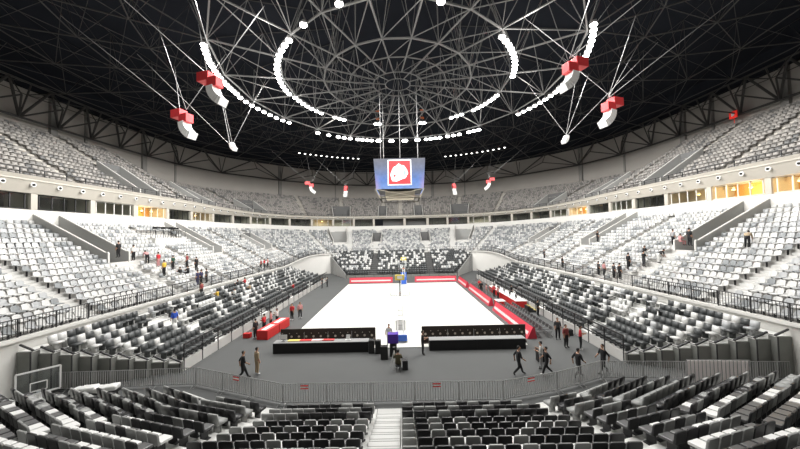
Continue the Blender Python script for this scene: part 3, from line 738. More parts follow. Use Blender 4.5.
# --- side stands
NS = 9; TR = 0.83; X0 = 14.6
def sz(i): return 0.58 + 0.235 * i
for sg in (-1, 1):
    nm_ = 'left' if sg < 0 else 'right'
    e = empty('retractable_stand', (sg * X0, 0, 0), 0, 'long stepped stand of dark and white seats along the %s side of the court' % nm_, 'seating stand')
    dk = MB()
    YF = 20.5
    for i in range(NS):
        y0 = -19.0 - 0.33 * i; x = sg * TR * (i + 0.5)
        dk.box((x, (y0 + YF) / 2, sz(i) / 2), (TR, YF - y0, sz(i)))
        dk.box((sg * (TR * i + 0.06), (y0 + YF) / 2, sz(i) + 0.012), (0.08, YF - y0 - 0.02, 0.02), 1)
    dk.build('deck', [M['deckm'], M['dmetal']], e)
    fp = MB(); fp.box((-sg * 0.06, (YF - 19) / 2, 0.35), (0.08, YF + 19, 0.70)); fp.build('front_panel', M['concrete'], e)
    for i in range(NS):
        y0 = -19.0 - 0.33 * i
        pn = MB(); pn.box((sg * TR * (i + 0.5), y0 + 0.12, sz(i) / 2 - 0.02), (TR + 0.02, 0.42, sz(i) - 0.03)); pn.box((sg * TR * (i + 0.02), y0 - 0.1, sz(i) / 2), (0.05, 0.07, sz(i)), 1)
        # sloping black edge guard at the head of the row
        pn.bar((sg * TR * (i), y0 + 0.0, sz(i) + 0.05), (sg * TR * (i + 0.9), y0 - 0.02, sz(i) + 0.38), 0.06, 4, 1)
        pn.build('end_panel', [M['panel'], M['dmetal']], e, bevel=0)
    # rail in front
    rl_ = MB(); 
    for y in np.arange(-18.9, YF, 1.9): rl_.bar((-sg * 0.1, y, 0.0), (-sg * 0.1, y, 1.75), 0.045)
    for z, r_ in ((1.75, 0.06), (1.45, 0.035), (0.95, 0.05)): rl_.bar((-sg * 0.1, -18.9, z), (-sg * 0.1, YF, z), r_)
    rl_.build('front_rail', M['dmetal'], e)
    # seats
    aisles = (-14.2, -6.0, 2.5, 11.0)
    for i in range(NS):
        if i == NS - 1: continue      # the top step is a walkway
        y0 = -19.0 - 0.33 * i; n = int((YF - y0 - 0.6) / 0.52)
        for k in range(n):
            y = y0 + 0.5 + 0.52 * k
            if min(abs(y - a) for a in aisles) < 0.6: continue
            p = [0.97, 0.02, 0.01] if i < 2 else ([0.80, 0.16, 0.04] if i < 3 else ([0.42, 0.50, 0.08] if (k + i) % 2 else [0.86, 0.11, 0.03]))
            mi = 2 + rng.choice(3, p=p)
            if -17 < y < -10 and i in (3, 5, 6) and rng.random() < 0.45: continue
            if blocked(sg * (X0 + TR * (i + 0.5)), y, sz(i)): continue
            mass_pad.append((sg * (X0 + TR * (i + 0.5)), y, sz(i), -sg * PI / 2, mi))
# --- far end stand
e = empty('retractable_stand', (0, 24.0, 0), 0, 'stand of dark and white seats behind the far basket', 'seating stand'); dk = MB()
NF = 12; TF = 0.85
for i in range(NF):
    hw = 11.4 + (17.0 - 11.4) * i / (NF - 1); z = 0.35 + 0.352 * i
    dk.box((0, TF * (i + 0.5), z / 2), (2 * hw, TF, z))
    n = int(2 * hw / 0.52)
    for k in range(n):
        x = -hw + 0.3 + 0.52 * k
        if min(abs(abs(x) - a) for a in (6.0,)) < 0.7: continue
        p = [1, 0, 0] if i < 2 else [0.62, 0.32, 0.06]
        mass_pad.append((x, 24.0 + TF * (i + 0.5), z, 0.0, 2 + rng.choice(3, p=p)))
dk.build('deck', M['panelf'], e)
fw = MB(); fw.box((0, -0.05, 0.3), (22.8, 0.08, 0.6)); fw.build('front_panel', M['panel'], e)
for sg in (-1, 1):
    sp = MB()
    a = Vector((sg * 11.5, 0, 0)); b = Vector((sg * 17.2, 10.2, 0))
    sp.prism([a, b, b + Vector((0, 0, 4.6)), a + Vector((0, 0, 0.9))], (sg * 0.1, 0, 0))
    sp.build('side_panel', M['vomw'], e)
fr_ = MB(); fr_.bar((-11.4, -0.1, 1.5), (11.4, -0.1, 1.5), 0.04); fr_.bar((-11.4, -0.1, 1.1), (11.4, -0.1, 1.1), 0.03)
for x in np.arange(-11.4, 11.5, 1.9): fr_.bar((x, -0.1, 0), (x, -0.1, 1.5), 0.035)
fr_.build('front_rail', M['dmetal'], e)
mass('padded_seating', 'pad', mass_pad, [M['blackf'], M['greyf'], M['dgrey'], M['white'], M['lgrey']], 'hundreds of dark, grey and white seats on the low stands around the court', 'seats')

# ------------------------------------------------------------------ crowd barriers in front of the near stand
def barrier_meshes(w):
    fr = MB(); fr.tube([(-w / 2, 0, 0.14), (-w / 2, 0, 1.08), (w / 2, 0, 1.08), (w / 2, 0, 0.14), (-w / 2, 0, 0.14)], 0.024, 6)
    ba = MB(); n = int(w / 0.125)
    for k in range(1, n): ba.bar((-w / 2 + w * k / n, 0, 0.14), (-w / 2 + w * k / n, 0, 1.08), 0.021, 4)
    ft = MB(); ft.tube([(0, -0.3, 0.0), (0, 0, 0.14), (0, 0.3, 0.0)], 0.02, 5)
    return fr.mesh('frame', M['metal']), ba.mesh('bars', M['barpaint']), ft.mesh('foot', M['metal'])
path = [(-21.8, -21.3), (-17.2, -21.2), (-12.3, -21.0), (-6.3, -23.25), (5.1, -23.35), (8.3, -22.5), (11.5, -21.2), (16.2, -21.5), (21.8, -21.8)]
bn = 0; sgn = MB(); sgn.box((0, -0.03, 0.0), (0.42, 0.01, 0.2), 0); sgn.box((0, -0.036, 0.0), (0.42, 0.006, 0.07), 1); sg_me = sgn.mesh('sign_plate', [M['red'], M['whitem']])
allb = []
for a, b in zip(path[:-1], path[1:]):
    L = math.dist(a, b); n = max(1, round(L / 2.3)); w = L / n; ms = barrier_meshes(w - 0.06)
    for k in range(n):
        t = (k + 0.5) / n; allb.append((a[0] + (b[0] - a[0]) * t, a[1] + (b[1] - a[1]) * t, math.atan2(b[1] - a[1], b[0] - a[0]), w, ms))
for k, (x, y, rz, w, ms) in enumerate(allb):
    signed = k in (5, 7, 10, 12)
    e = empty('crowd_barrier', (x, y, 0), rz, 'grey barred crowd barrier before the near stand, %s from the left%s' % (ordn(k + 1), ', with red plate' if signed else ''), 'barrier', 'crowd barriers in front of the near stand')
    link('frame', ms[0], e); link('bars', ms[1], e)
    link('foot', ms[2], e, (-w / 2 + 0.15, 0, 0)); link('foot', ms[2], e, (w / 2 - 0.15, 0, 0))
    if signed: link('sign_plate', sg_me, e, (0, -0.01, 0.92))
# white sheeted barrier at the right
e = empty('sheeted_barrier', (17.25, -22.25, 0), R(-4), 'white sheeted barrier panel beside the right stand end', 'barrier')
mb = MB(); mb.box((0, 0, 0.75), (3.2, 0.03, 1.3)); mb.build('sheet', M['sheet'], e)
mb = MB(); mb.tube([(-1.6, -0.03, 0.02), (-1.6, -0.03, 1.45), (1.6, -0.03, 1.45), (1.6, -0.03, 0.02)], 0.03)
for k in range(1, 16): mb.bar((-1.6 + 0.2 * k, -0.03, 0.1), (-1.6 + 0.2 * k, -0.03, 1.45), 0.014)
mb.build('frame', M['metal'], e)
# spare backboard and white covers stored at the left corner
e = empty('spare_backboard', (-20.0, -22.4, 0), R(52), 'white framed glass backboard parked behind the left barriers', 'backboard')
mb = MB(); w_, h_ = 1.6, 1.25
mb.tube([(-w_ / 2, 0, 0.45), (w_ / 2, 0, 0.45), (w_ / 2, 0, 0.45 + h_), (-w_ / 2, 0, 0.45 + h_), (-w_ / 2, 0, 0.45)], 0.055, 4); mb.build('frame', M['whitem'], e)
mb = MB(); mb.tube([(-0.3, -0.03, 0.62), (0.3, -0.03, 0.62), (0.3, -0.03, 1.07), (-0.3, -0.03, 1.07), (-0.3, -0.03, 0.62)], 0.03, 4); mb.build('target_square', M['whitem'], e)
mb = MB(); mb.box((0, 0, 0.45 + h_ / 2), (w_, 0.015, h_)); mb.build('glass_board', M['acrylic'], e)
mb = MB(); mb.bar((0, 0.1, 0), (0, 0.1, 0.6), 0.08, 6); mb.box((0, 0.3, 0.08), (1.0, 0.9, 0.16)); mb.bar((-0.6, 0.3, 0.1), (-1.9, 0.4, 1.1), 0.03, 5); mb.build('stand', M['whitem'], e)
e = empty('folded_cover', (-17.2, -22.1, 0), R(5), 'long white folded cover lying on a low cart behind the left barriers', 'cover')
mb = MB(); mb.box((0, 0, 0.3), (2.3, 0.6, 0.08)); [mb.bar((x, y, 0), (x, y, 0.3), 0.04) for x in (-1, 1) for y in (-0.2, 0.2)]; mb.build('cart', M['dmetal'], e)
mb = MB()
for k in range(6): mb.box((-0.9 + 0.36 * k, 0.03 * (k % 2), 0.45 + 0.04 * (k % 3)), (0.5, 0.55, 0.26), rz=0.2 * (k % 3 - 1))
mb.build('cloth', M['whitem'], e, bevel=0.07, smooth=True)

# ------------------------------------------------------------------ tables, boards, court furniture
def press_table(x0, x1, y, label):
    e = empty('press_table', ((x0 + x1) / 2, y, 0), 0, label, 'table'); w = x1 - x0
    mb = MB(); mb.box((0, 0, 0.76), (w, 0.75, 0.05)); mb.build('table_top', M['tabletop'], e)
    mb = MB(); mb.box((0, -0.36, 0.37), (w - 0.02, 0.03, 0.74)); n = int(w / 1.8)
    for s in (-1, 1): mb.box((s * (w / 2 - 0.02), 0, 0.37), (0.03, 0.7, 0.74))
    for k in range(1, n): mb.box((-w / 2 + w * k / n, -0.38, 0.37), (0.05, 0.02, 0.74))
    mb.build('skirt', M['skirt'], e)
    for s in (-1, 1): 
        mb = MB(); mb.box((s * (w / 2 - 0.2), 0.2, 0.37), (0.06, 0.06, 0.73)); mb.build('leg', M['dmetal'], e)
    return e
press_table(-9.75, -2.6, -15.85, 'long black skirted table left of the near basket')
press_table(1.95, 9.15, -15.85, 'long black skirted table right of the near basket')
def dark_board(x0, x1, y, label):
    e = empty('advertising_board', ((x0 + x1) / 2, y, 0), 0, label, 'board'); w = x1 - x0
    mb = MB(); mb.box((0, 0, 0.72), (w, 0.10, 1.20)); mb.box((0, -0.02, 0.06), (w, 0.5, 0.1)); mb.build('board_panel', M['ledb'], e)
    mb = MB(); n = int(w / 0.56)
    for k in range(n):
        for j, z in enumerate((0.72,)):
            x = -w / 2 + w * (k + 0.5) / n
            mb.bar((x, -0.052, z), (x, -0.065, z), 0.09, 10); mb.bar((x - 0.17, -0.052, z + 0.25), (x - 0.17, -0.06, z + 0.25), 0.04, 6); mb.bar((x + 0.17, -0.052, z - 0.25), (x + 0.17, -0.06, z - 0.25), 0.04, 6)
    mb.build('round_marks', M['mark'], e)
    for k in (1, 2, 3):
        mb = MB(); x = -w / 2 + w * k / 4; mb.bar((x, -0.1, 0.0), (x, -0.1, 0.95), 0.025, 5); mb.bar((x, -0.1, 0.95), (x, -0.02, 1.1), 0.02, 5); mb.build('brace', M['metal'], e)
    return e
dark_board(-9.8, -2.2, -14.5, 'dark board with a row of round marks, left of the near basket')
dark_board(1.5, 9.8, -14.5, 'dark board with a row of round marks, right of the near basket')
def red_board(p, q, label, h=0.95, tilt=0.35):
    a = Vector((*p, 0)); b = Vector((*q, 0)); L = (b - a).length; rz = math.atan2((b - a).y, (b - a).x)
    e = empty('red_board', (a + b) / 2, rz, label, 'board')
    mb = MB(); mb.prism([(-L / 2, 0, 0), (-L / 2, tilt, h), (-L / 2, tilt + 0.12, h), (-L / 2, tilt + 0.3, 0)], (L, 0, 0)); mb.build('board_panel', M['redb'], e)
    mb = MB(); k0, k1 = 0.28, 0.52
    mb.prism([(-L / 2 + 0.3, tilt * k0 - 0.012, h * k0), (-L / 2 + 0.3, tilt * k1 - 0.012, h * k1), (-L / 2 + 0.3, tilt * k1, h * k1), (-L / 2 + 0.3, tilt * k0, h * k0)], (L - 0.6, 0, 0)); mb.build('white_band', M['pink'], e)
    mb = MB(); mb.box((0, tilt + 0.07, h + 0.02), (L, 0.14, 0.04)); mb.build('top_edge', M['dmetal'], e)
    return e
red_board((-9.6, 17.2), (-1.7, 17.2), 'red board with a white band behind the far baseline, left of the far basket')
red_board((2.4, 17.2), (10.0, 17.2), 'red board with a white band behind the far baseline, right of the far basket')
red_board((10.1, 16.9), (10.1, 10.0), 'red board along the right sideline, farthest of three')
red_board((10.2, 8.6), (10.2, -2.6), 'red board along the right sideline, in the middle of three')
red_board((10.1, -4.4), (10.1, -14.1), 'red board along the right sideline, nearest of three', h=0.95, tilt=0.5)
def red_table(x, y, w, d, rz, label):
    lft = x < 0
    e = empty('skirted_table', (x, y, 0), rz, label, 'table')
    mb = MB(); mb.box((0, 0, 0.76), (w, d, 0.04)); mb.build('table_top', M['red' if lft else 'whitem'], e)
    if lft: mb = MB(); mb.box((0, 0, 0.783), (w * .45, d * .8, 0.006)); mb.build('runner', M['whitem'], e)
    mb = MB(); mb.box((0, 0, 0.37), (w - 0.02, d - 0.02, 0.74)); mb.build('skirt', M['red'], e, bevel=0.02)
    return e
for k in range(4): red_table(13.7, -2.4 + 2.75 * k, 1.3, 2.6, 0, 'red skirted table with white top right of the court, %s from the near end' % ordn(k + 1))['group'] = 'red skirted tables on the right'
red_table(11.45, -3.0, 1.0, 1.3, 0, 'small red skirted table at the corner between two red sideline boards')
for k in range(2): red_table(-11.9 + 0.2 * k, -12.0 + 2.1 * k, 1.0, 2.05, R(-5), 'red skirted table left of the court, %s one' % ('near', 'far')[k])['group'] = 'red skirted tables on the left'
# monitors, papers and small things on the tables
def monitor(x, y, z, rz, label, m='black'):
    e = empty('monitor', (x, y, z), rz, label, 'monitor')
    mb = MB(); mb.box((0, 0, 0.32), (0.55, 0.04, 0.34)); mb.build('display', M[m], e, bevel=0.01)
    mb = MB(); mb.box((0, 0.02, 0.01), (0.25, 0.18, 0.02)); mb.bar((0, 0.03, 0), (0, 0.03, 0.2), 0.02); mb.build('foot', M['dmetal'], e)
for k in range(5): monitor(13.5, -2.6 + 2.1 * k, 0.785, PI / 2, 'black monitor on the red tables right of the court, %s from the near end' % ordn(k + 1))
monitor(-9.1, -15.8, 0.787, 0, 'white screen standing on the left end of the left black table', 'whitem')
mb = MB(); mb.box((0, 0, 0.03), (0.9, 0.35, 0.06)); me_r = mb.mesh('folder', M['red'], False, 0.01)
for k, (x, mname, mm) in enumerate(((-9.0, 'orange', 'yellow'), (-8.1, 'red', 'red'), (-7.2, 'pale red', 'pink'), (-6.4, 'red', 'red'))):
    me = me_r.copy(); me.materials.clear(); me.materials.append(M[mm])
    o = link('folder', me, None, (x + 0.7, -15.75, 0.787)); tag(o, '%s flat folder on the left black table, %s from its left end' % (mname, ordn(k + 1)), 'folder', 'folders on the left black table')
mb = MB(); mb.prism([(-0.2, -0.12, 0), (0.2, -0.12, 0), (0.2, 0.1, 0), (-0.2, 0.1, 0)], (0, 0, 0.03)); mb.prism([(-0.16, 0.0, 0.03), (0.16, 0.0, 0.03), (0.13, 0.05, 0.38), (-0.13, 0.05, 0.38)], (0, 0.02, 0))
tag(mb.build('card_stand', M['whitem'], loc=(-4.2, -15.75, 0.787)), 'small white card standing on the left black table', 'card')

# near basket and far basket: base, mast, arm, padding, backboard, hoop and net
def basket(y, s, label):
    e = empty('basketball_hoop', (-0.2 if s > 0 else 0.35, y, 0.03), 0 if s > 0 else PI, label, 'basketball hoop')
    # local: court lies towards +y
    mb = MB(); mb.box((0, -0.9, 0.22), (1.1, 1.9, 0.36)); mb.build('base', M['whitem'], e, bevel=0.04)
    mb = MB(); mb.box((0, -1.9, 0.36 if s > 0 else 1.0), (1.05, 0.16, 0.5 if s > 0 else 1.7)); mb.build('rear_padding', M['blue'], e, bevel=0.04)
    mb = MB(); mb.box((0, 0.12, 0.65), (0.9, 0.16, 1.2)); mb.build('front_padding', M['whitem' if s > 0 else 'blue'], e, bevel=0.04)
    mb = MB()
    for x in (-0.26, 0.26):
        mb.bar((x, -0.6, 0.3), (x * 0.7, 0.0, 2.4), 0.06, 6); mb.bar((x, -1.5, 0.35), (x * 0.7, 0.1, 2.5), 0.05, 6); mb.bar((x * 0.7, 0.0, 2.4), (x * 0.8, 2.4, 3.55), 0.055, 6); mb.bar((x * 0.7, -0.1, 2.2), (x * 0.8, 2.4, 3.05), 0.045, 6)
    mb.build('mast', M['whitem'], e)
    mb = MB()
    for z in (0.9, 1.3, 1.7, 2.1): mb.bar((-0.22, -0.4 + 0.2 * z, z), (0.22, -0.4 + 0.2 * z, z), 0.025, 5)
    mb.build('cross_bars', M['metal'], e)
    mb = MB(); mb.box((0, 2.5, 3.43), (1.8, 0.02, 1.05)); mb.build('backboard', M['acrylic'], e)
    mb = MB(); mb.tube([(-0.9, 2.48, 2.9), (0.9, 2.48, 2.9)], 0.035, 4); mb.tube([(0.9, 2.48, 2.9), (0.9, 2.48, 3.2)], 0.035, 4); mb.tube([(-0.9, 2.48, 2.9), (-0.9, 2.48, 3.2)], 0.035, 4); mb.build('board_padding', M['metal'], e)
    mb = MB(); mb.tube([(0.9, 2.48, 3.2), (0.9, 2.48, 3.95), (-0.9, 2.48, 3.95), (-0.9, 2.48, 3.2)], 0.02, 4); mb.build('board_frame', M['whitem'], e)
    mb = MB(); pts = [(0.23 * math.cos(2 * PI * k / 16), 2.87 + 0.23 * math.sin(2 * PI * k / 16), 3.05) for k in range(17)]; mb.tube(pts, 0.012, 5); mb.bar((0, 2.5, 3.05), (0, 2.66, 3.05), 0.05, 4); mb.build('rim', M['orange'], e)
    mb = MB()
    for k in range(12):
        a = 2 * PI * k / 12
        for dk_ in (1, -1): b = a + dk_ * 0.5; mb.bar((0.23 * math.cos(a), 2.87 + 0.23 * math.sin(a), 3.04), (0.14 * math.cos(b), 2.87 + 0.14 * math.sin(b), 2.62), 0.008, 3)
    mb.build('net', M['whitem'], e)
    mb = MB(); mb.bar((0, 2.42, 2.9), (0, 2.42, 4.4), 0.05, 6); mb.build('clock_post', M['trussd'], e)
    c = MB(); c.box((0, 2.4, 4.62), (0.9, 0.22, 0.5)); ck = c.build('shot_clock', M['yellow'], e, bevel=0.03)
    c = MB(); c.box((0, 2.28, 4.65), (0.5, 0.02, 0.26)); c.box((0, 2.52, 4.65), (0.5, 0.02, 0.26)); c.build('clock_face', M['whitem'], ck)
    return e
basket(-12.5, 1, 'basketball hoop standing between the two black tables, seen from behind')
basket(14.8, -1, 'basketball hoop at the far end of the court')
# black boxes and purple crate near the seated cameraman
def case(name, x, y, d, m, label, cat, rz=0, z=0):
    e = empty(name, (x, y, z), rz, label, cat)
    mb = MB(); mb.box((0, 0, d[2] / 2), d); mb.build('case_body', M[m], e, bevel=0.03)
    mb = MB(); mb.tube([(-d[0] * 0.2, 0, d[2]), (-d[0] * 0.2, 0, d[2] + 0.06), (d[0] * 0.2, 0, d[2] + 0.06), (d[0] * 0.2, 0, d[2])], 0.015, 5); mb.build('handle', M['metal'], e)
case('floor_speaker', -2.35, -16.35, (0.42, 0.4, 0.95), 'black', 'black box speaker at the right end of the left table, left of two', 'speaker')
case('floor_speaker', -1.85, -16.45, (0.42, 0.4, 0.95), 'black', 'black box speaker at the right end of the left table, right of two', 'speaker')
case('equipment_case', -1.35, -17.5, (0.5, 0.45, 0.9), 'black', 'tall black case standing left of the seated cameraman', 'case')
case('equipment_case', -0.72, -17.0, (0.5, 0.5, 0.9), 'black', 'black case under the purple crate', 'case')
case('crate', -0.72, -17.0, (0.75, 0.6, 0.65), 'purple', 'purple crate on top of a black case behind the seated cameraman', 'crate', z=0.962)
case('equipment_case', 0.1, -19.2, (0.35, 0.5, 0.6), 'black', 'low black case right of the seated cameraman', 'case')
case('equipment_case', 15.9 - 2.0, -13.4, (0.5, 0.4, 0.5), 'black', 'black box at the foot of the right stand front wall', 'case')
case('cooler_box', -13.6, -12.3, (0.6, 0.45, 0.4), 'red', 'red and white box on the carpet by the left stand', 'box')
# two rows of folding chairs on the right, courtside bench chairs
fc_s = MB(); fc_s.box((0, -0.02, 0.44), (0.44, 0.42, 0.04)); fcs = fc_s.mesh('seat', M['dgrey'], False, 0.012)
fc_b = MB(); fc_b.box((0, 0.2, 0.72), (0.44, 0.03, 0.28), rx=R(-8)); fcb = fc_b.mesh('backrest', M['dgrey'], False, 0.012)
fc_l = MB(); fc_l.bar((0, -0.2, 0), (0, 0.22, 0.85), 0.015, 5); fc_l.bar((0, 0.22, 0), (0, -0.15, 0.44), 0.015, 5); fcl = fc_l.mesh('leg', M['metal'])
def fchair(x, y, rz, label, group):
    e = empty('folding_chair', (x, y, 0), rz, label, 'chair', group)
    link('seat', fcs, e); link('backrest', fcb, e); link('leg', fcl, e, (-0.22, 0, 0)); link('leg', fcl, e, (0.22, 0, 0))
for row in (0, 1):
    for k in range(15):
        t = k / 14; x = 11.25 + 0.15 * t + 0.85 * row; y = -13.6 + 9.0 * t
        fchair(x, y, -PI / 2 + 0.15, 'dark folding chair, %s row beside the nearest red board, %s from the near end' % (('inner', 'outer')[row], ordn(k + 1)), 'folding chairs right of the court')
for k in range(12):
    fchair(12.3, 4.0 + 1.0 * k * 0.85, -PI / 2, 'folding chair by the far right tables, %s from the near one' % ordn(k + 1), 'folding chairs by the far right tables')
# yellow edged steps
e = empty('portable_steps', (14.3, -5.4, 0), PI / 2, 'small black steps with yellow edges beside the red tables', 'steps')
for k in range(3):
    mb = MB(); mb.box((0, 0.3 * k, 0.11 * (k + 1)), (0.9, 0.3, 0.22 * (k + 1))); mb.build('step', M['dmetal'], e)
    mb = MB(); mb.box((0, 0.3 * k - 0.12, 0.22 * (k + 1) + 0.01), (0.9, 0.08, 0.03)); mb.build('edge_strip', M['yellow'], e)
# television platform on the left
zc = 8.85
e = empty('camera_platform', (-33.1, 3.2, zc), 0, 'white platform with railing holding black television cameras among the left seats', 'platform')
mb = MB(); mb.box((0, 0, -0.55), (2.6, 5.6, 1.3)); mb.build('deck', M['ledge'], e)
mb = MB()
for (a, b) in (((1.25, -2.75), (1.25, 2.75)), ((1.25, 2.75), (-1.25, 2.75)), ((1.25, -2.75), (-1.25, -2.75))):
    for h in (0.5, 1.0): mb.bar((a[0], a[1], 0.1 + h), (b[0], b[1], 0.1 + h), 0.03)
    for t in (0, 0.25, 0.5, 0.75, 1): mb.bar((a[0] + (b[0] - a[0]) * t, a[1] + (b[1] - a[1]) * t, 0.1), (a[0] + (b[0] - a[0]) * t, a[1] + (b[1] - a[1]) * t, 1.1), 0.03)
mb.build('railing', M['dmetal'], e)
def tv_camera(x, y, z, rz, label):
    e = empty('television_camera', (x, y, z), rz, label, 'camera')
    mb = MB(); [mb.bar((0, 0, 1.2), (0.4 * math.cos(a), 0.4 * math.sin(a), 0), 0.025, 5) for a in (0.3, 2.4, 4.5)]; mb.build('tripod', M['dmetal'], e)
    mb = MB(); mb.box((0, 0, 1.35), (0.25, 0.5, 0.3)); mb.build('camera_body', M['black'], e, bevel=0.02)
    mb = MB(); mb.bar((0, -0.25, 1.35), (0, -0.65, 1.35), 0.09, 8, 0, 0.12); mb.build('camera_lens', M['black'], e)
for k, (dx, dy) in enumerate(((0.5, -1.9), (0.5, -0.5), (0.5, 0.9), (0.0, 2.1))): tv_camera(-33.1 + dx, 3.2 + dy, zc + 0.1, PI / 2 + 0.2, 'black television camera on the white platform, %s from its near end' % ordn(k + 1))

# ------------------------------------------------------------------ roof
def rell(r, t):   # roof plan rings, a little longer than wide
    k = r / 57; return (r * (1 - 0.085 * k) * math.cos(t), r * (1 + 0.10 * k) * math.sin(t))
def zdeck(r): return 31.2 + 5.0 * (1 - (r / 57) ** 2)
def zlow(r): return 27.9 + 0.3 * (1 - (r / 57) ** 2)
WE = woff(29.3, 28.0, 3.0)
cl = MB(); NT = 96; rr = [0.5, 6, 12, 18, 24, 30, 36, 42, 48, 53]
for r in rr:
    for k in range(NT): x, y = rell(r, 2 * PI * k / NT); cl.v.append((x, y, zdeck(r)))
for j in range(len(rr) - 1):
    for k in range(NT): cl.f.append((j * NT + k, j * NT + (k + 1) % NT, (j + 1) * NT + (k + 1) % NT, (j + 1) * NT + k)); cl.m.append(0)
cl.f.append(tuple(range(NT))); cl.m.append(0)
me = bpy.data.meshes.new('ceiling'); me.from_pydata(cl.v, [], cl.f); me.materials.append(M['roof']); struct(link('ceiling', me))
# outer rim of the roof, from the inner deck down to the dark eave ring
TH = np.arctan2(RY + NY * WE, RX + NX * WE)
rim = MB()
for i in range(NU):
    x, y = rell(53, 0); 
    ang = math.atan2((RY[i] + NY[i] * WE[i]) / 1.093, (RX[i] + NX[i] * WE[i]) / 0.921)
    x, y = rell(53, ang); rim.v.append((x, y, zdeck(53)))
for i in range(NU): rim.v.append(P(i, WE[i] - 2.2, 29.3))
for i in range(NU): rim.v.append(P(i, WE[i] + 3.5, 30.3))
for j in (0, 1):
    for i in range(NU): rim.f.append((j * NU + i, j * NU + (i + 1) % NU, (j + 1) * NU + (i + 1) % NU, (j + 1) * NU + i)); rim.m.append(0)
me = bpy.data.meshes.new('ceiling_rim'); me.from_pydata(rim.v, [], rim.f); me.materials.append(M['roof']); struct(link('ceiling_rim', me))
# two layer space frame: rings and radials of the lower layer, webs to the upper layer
tr = empty('roof_truss', (0, 0, 28), 0, 'pale steel space frame of rings, radials and webs under the black roof', 'roof truss')
o28 = Vector((0, 0, 28))
RINGS = [(3.2, 20), (6.3, 20), (9.5, 20), (14.6, 20), (21.5, 20), (27.5, 40), (33.5, 40), (40, 40), (46.5, 40), (52.5, 40)]
def node(j, k, up=0.0):
    r, n = RINGS[j]; t = 2 * PI * (k + 0.5) / n if n == 20 else 2 * PI * (k + 1.0) / n
    x, y = rell(r, t); return Vector((x, y, zlow(r) + up)) - o28
def unode(r, t): x, y = rell(r, t); return Vector((x, y, zdeck(r) - 0.25)) - o28
parts = {'chord_ring': MB(), 'radial_chord': MB(), 'web': MB(), 'upper_chord': MB(), 'outer_chord': MB(), 'outer_web': MB()}
for j, (r, n) in enumerate(RINGS):
    g = 0.09 if r < 16 else (0.08 if r < 24 else 0.07)
    for k in range(n):
        parts['chord_ring' if j < 5 else 'outer_chord'].bar(node(j, k), node(j, (k + 1) % n), g * (1.2 if j in (2, 3, 4) else 0.8), 4)
        if j + 1 < len(RINGS):
            n2 = RINGS[j + 1][1]
            if n2 == n: 
                parts['radial_chord' if j < 4 else 'outer_chord'].bar(node(j, k), node(j + 1, k), g, 4)
                parts['radial_chord' if j < 4 else 'outer_chord'].bar(node(j, k), node(j + 1, (k + 1) % n2), g * (0.55 if j else 0.3), 4)
            else:
                for q in (2 * k, 2 * k + 1, 2 * k - 1): parts['outer_chord'].bar(node(j, k), node(j + 1, q % n2), g * 0.8, 4)
            if j < 2: continue
            t = 2 * PI * (k + 0.5) / n if n == 20 else 2 * PI * (k + 1.0) / n; dt = PI / n
            r1 = (r + RINGS[j + 1][0]) / 2; r0 = (r + (RINGS[j - 1][0] if j else 0.5)) / 2
            for (ru, du) in ((r1, dt), (r1, -dt), (r0, dt), (r0, -dt)):
                (parts['web'] if j < 5 else parts['outer_web']).bar(node(j, k), unode(ru, t + du), 0.03 if r > 24 else 0.045, 4)
            parts['upper_chord'].bar(unode(r1, t - dt), unode(r1, t + dt), 0.03, 4)
            if j and j < 5: parts['upper_chord'].bar(unode(r0, t + dt), unode(r1, t + dt), 0.06, 4)
for k in range(20):
    if k % 2 == 0: parts['radial_chord'].bar(Vector(rell(1.6, 2 * PI * (k + 0.5) / 20) + (28.2,)) - o28, node(0, k), 0.06, 4)
    parts['chord_ring'].bar(Vector(rell(1.6, 2 * PI * (k + 0.5) / 20) + (28.2,)) - o28, Vector(rell(1.6, 2 * PI * (k + 1.5) / 20) + (28.2,)) - o28, 0.06, 4)
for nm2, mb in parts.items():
    mb.build(nm2, M['trussd' if 'outer' in nm2 or 'upper' in nm2 else 'truss'], tr, smooth=None)['kind'] = 'stuff'  # outer and upper members darkened by colour to stand for weaker light
# perimeter girder between the top of the upper seats and the eave
pg = empty('perimeter_girder', (0, 0, 25), 0, 'dark triangulated girder running round the bowl above the upper seats', 'girder'); o25 = Vector((0, 0, 25))
WF = WD - 0.2; sp_ = max(1, int(round(8.0 * (NU * RSTEP) / (NU * RSTEP + 2 * PI * 27) / RSTEP)))
idx = list(range(0, NU, sp_)); gm = {'bottom_chord': MB(), 'top_chord': MB(), 'diagonal': MB(), 'hanger': MB()}
for q, i in enumerate(idx):
    j = idx[(q + 1) % len(idx)]; mid = (i + sp_ // 2) % NU
    b0 = Vector(P(i, WF[i], 25.1)) - o25; b1 = Vector(P(j, WF[j], 25.1)) - o25
    t0 = Vector(P(i, WE[i] - 3.6, 29.4)) - o25; t1 = Vector(P(j, WE[j] - 3.6, 29.4)) - o25; tm = Vector(P(mid, WE[mid] - 3.6, 29.4)) - o25
    bo0 = Vector(P(i, WD[i] + 0.6, 29.0)) - o25
    gm['bottom_chord'].bar(b0, b1, 0.17, 5); gm['top_chord'].bar(t0, t1, 0.14, 5)
    gm['diagonal'].bar(b0, tm, 0.16, 5); gm['diagonal'].bar(b1, tm, 0.16, 5); gm['diagonal'].bar(b0, t0, 0.10, 5)
    im = Vector(P(mid, WF[mid] - 3.2, 26.9)) - o25
    gm['hanger'].bar(b0, im, 0.11, 5); gm['hanger'].bar(b1, im, 0.11, 5); gm['hanger'].bar(im, tm, 0.08, 5); gm['hanger'].bar(b0, bo0, 0.08, 5)
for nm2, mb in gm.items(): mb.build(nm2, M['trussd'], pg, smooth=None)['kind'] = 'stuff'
pil = MB()
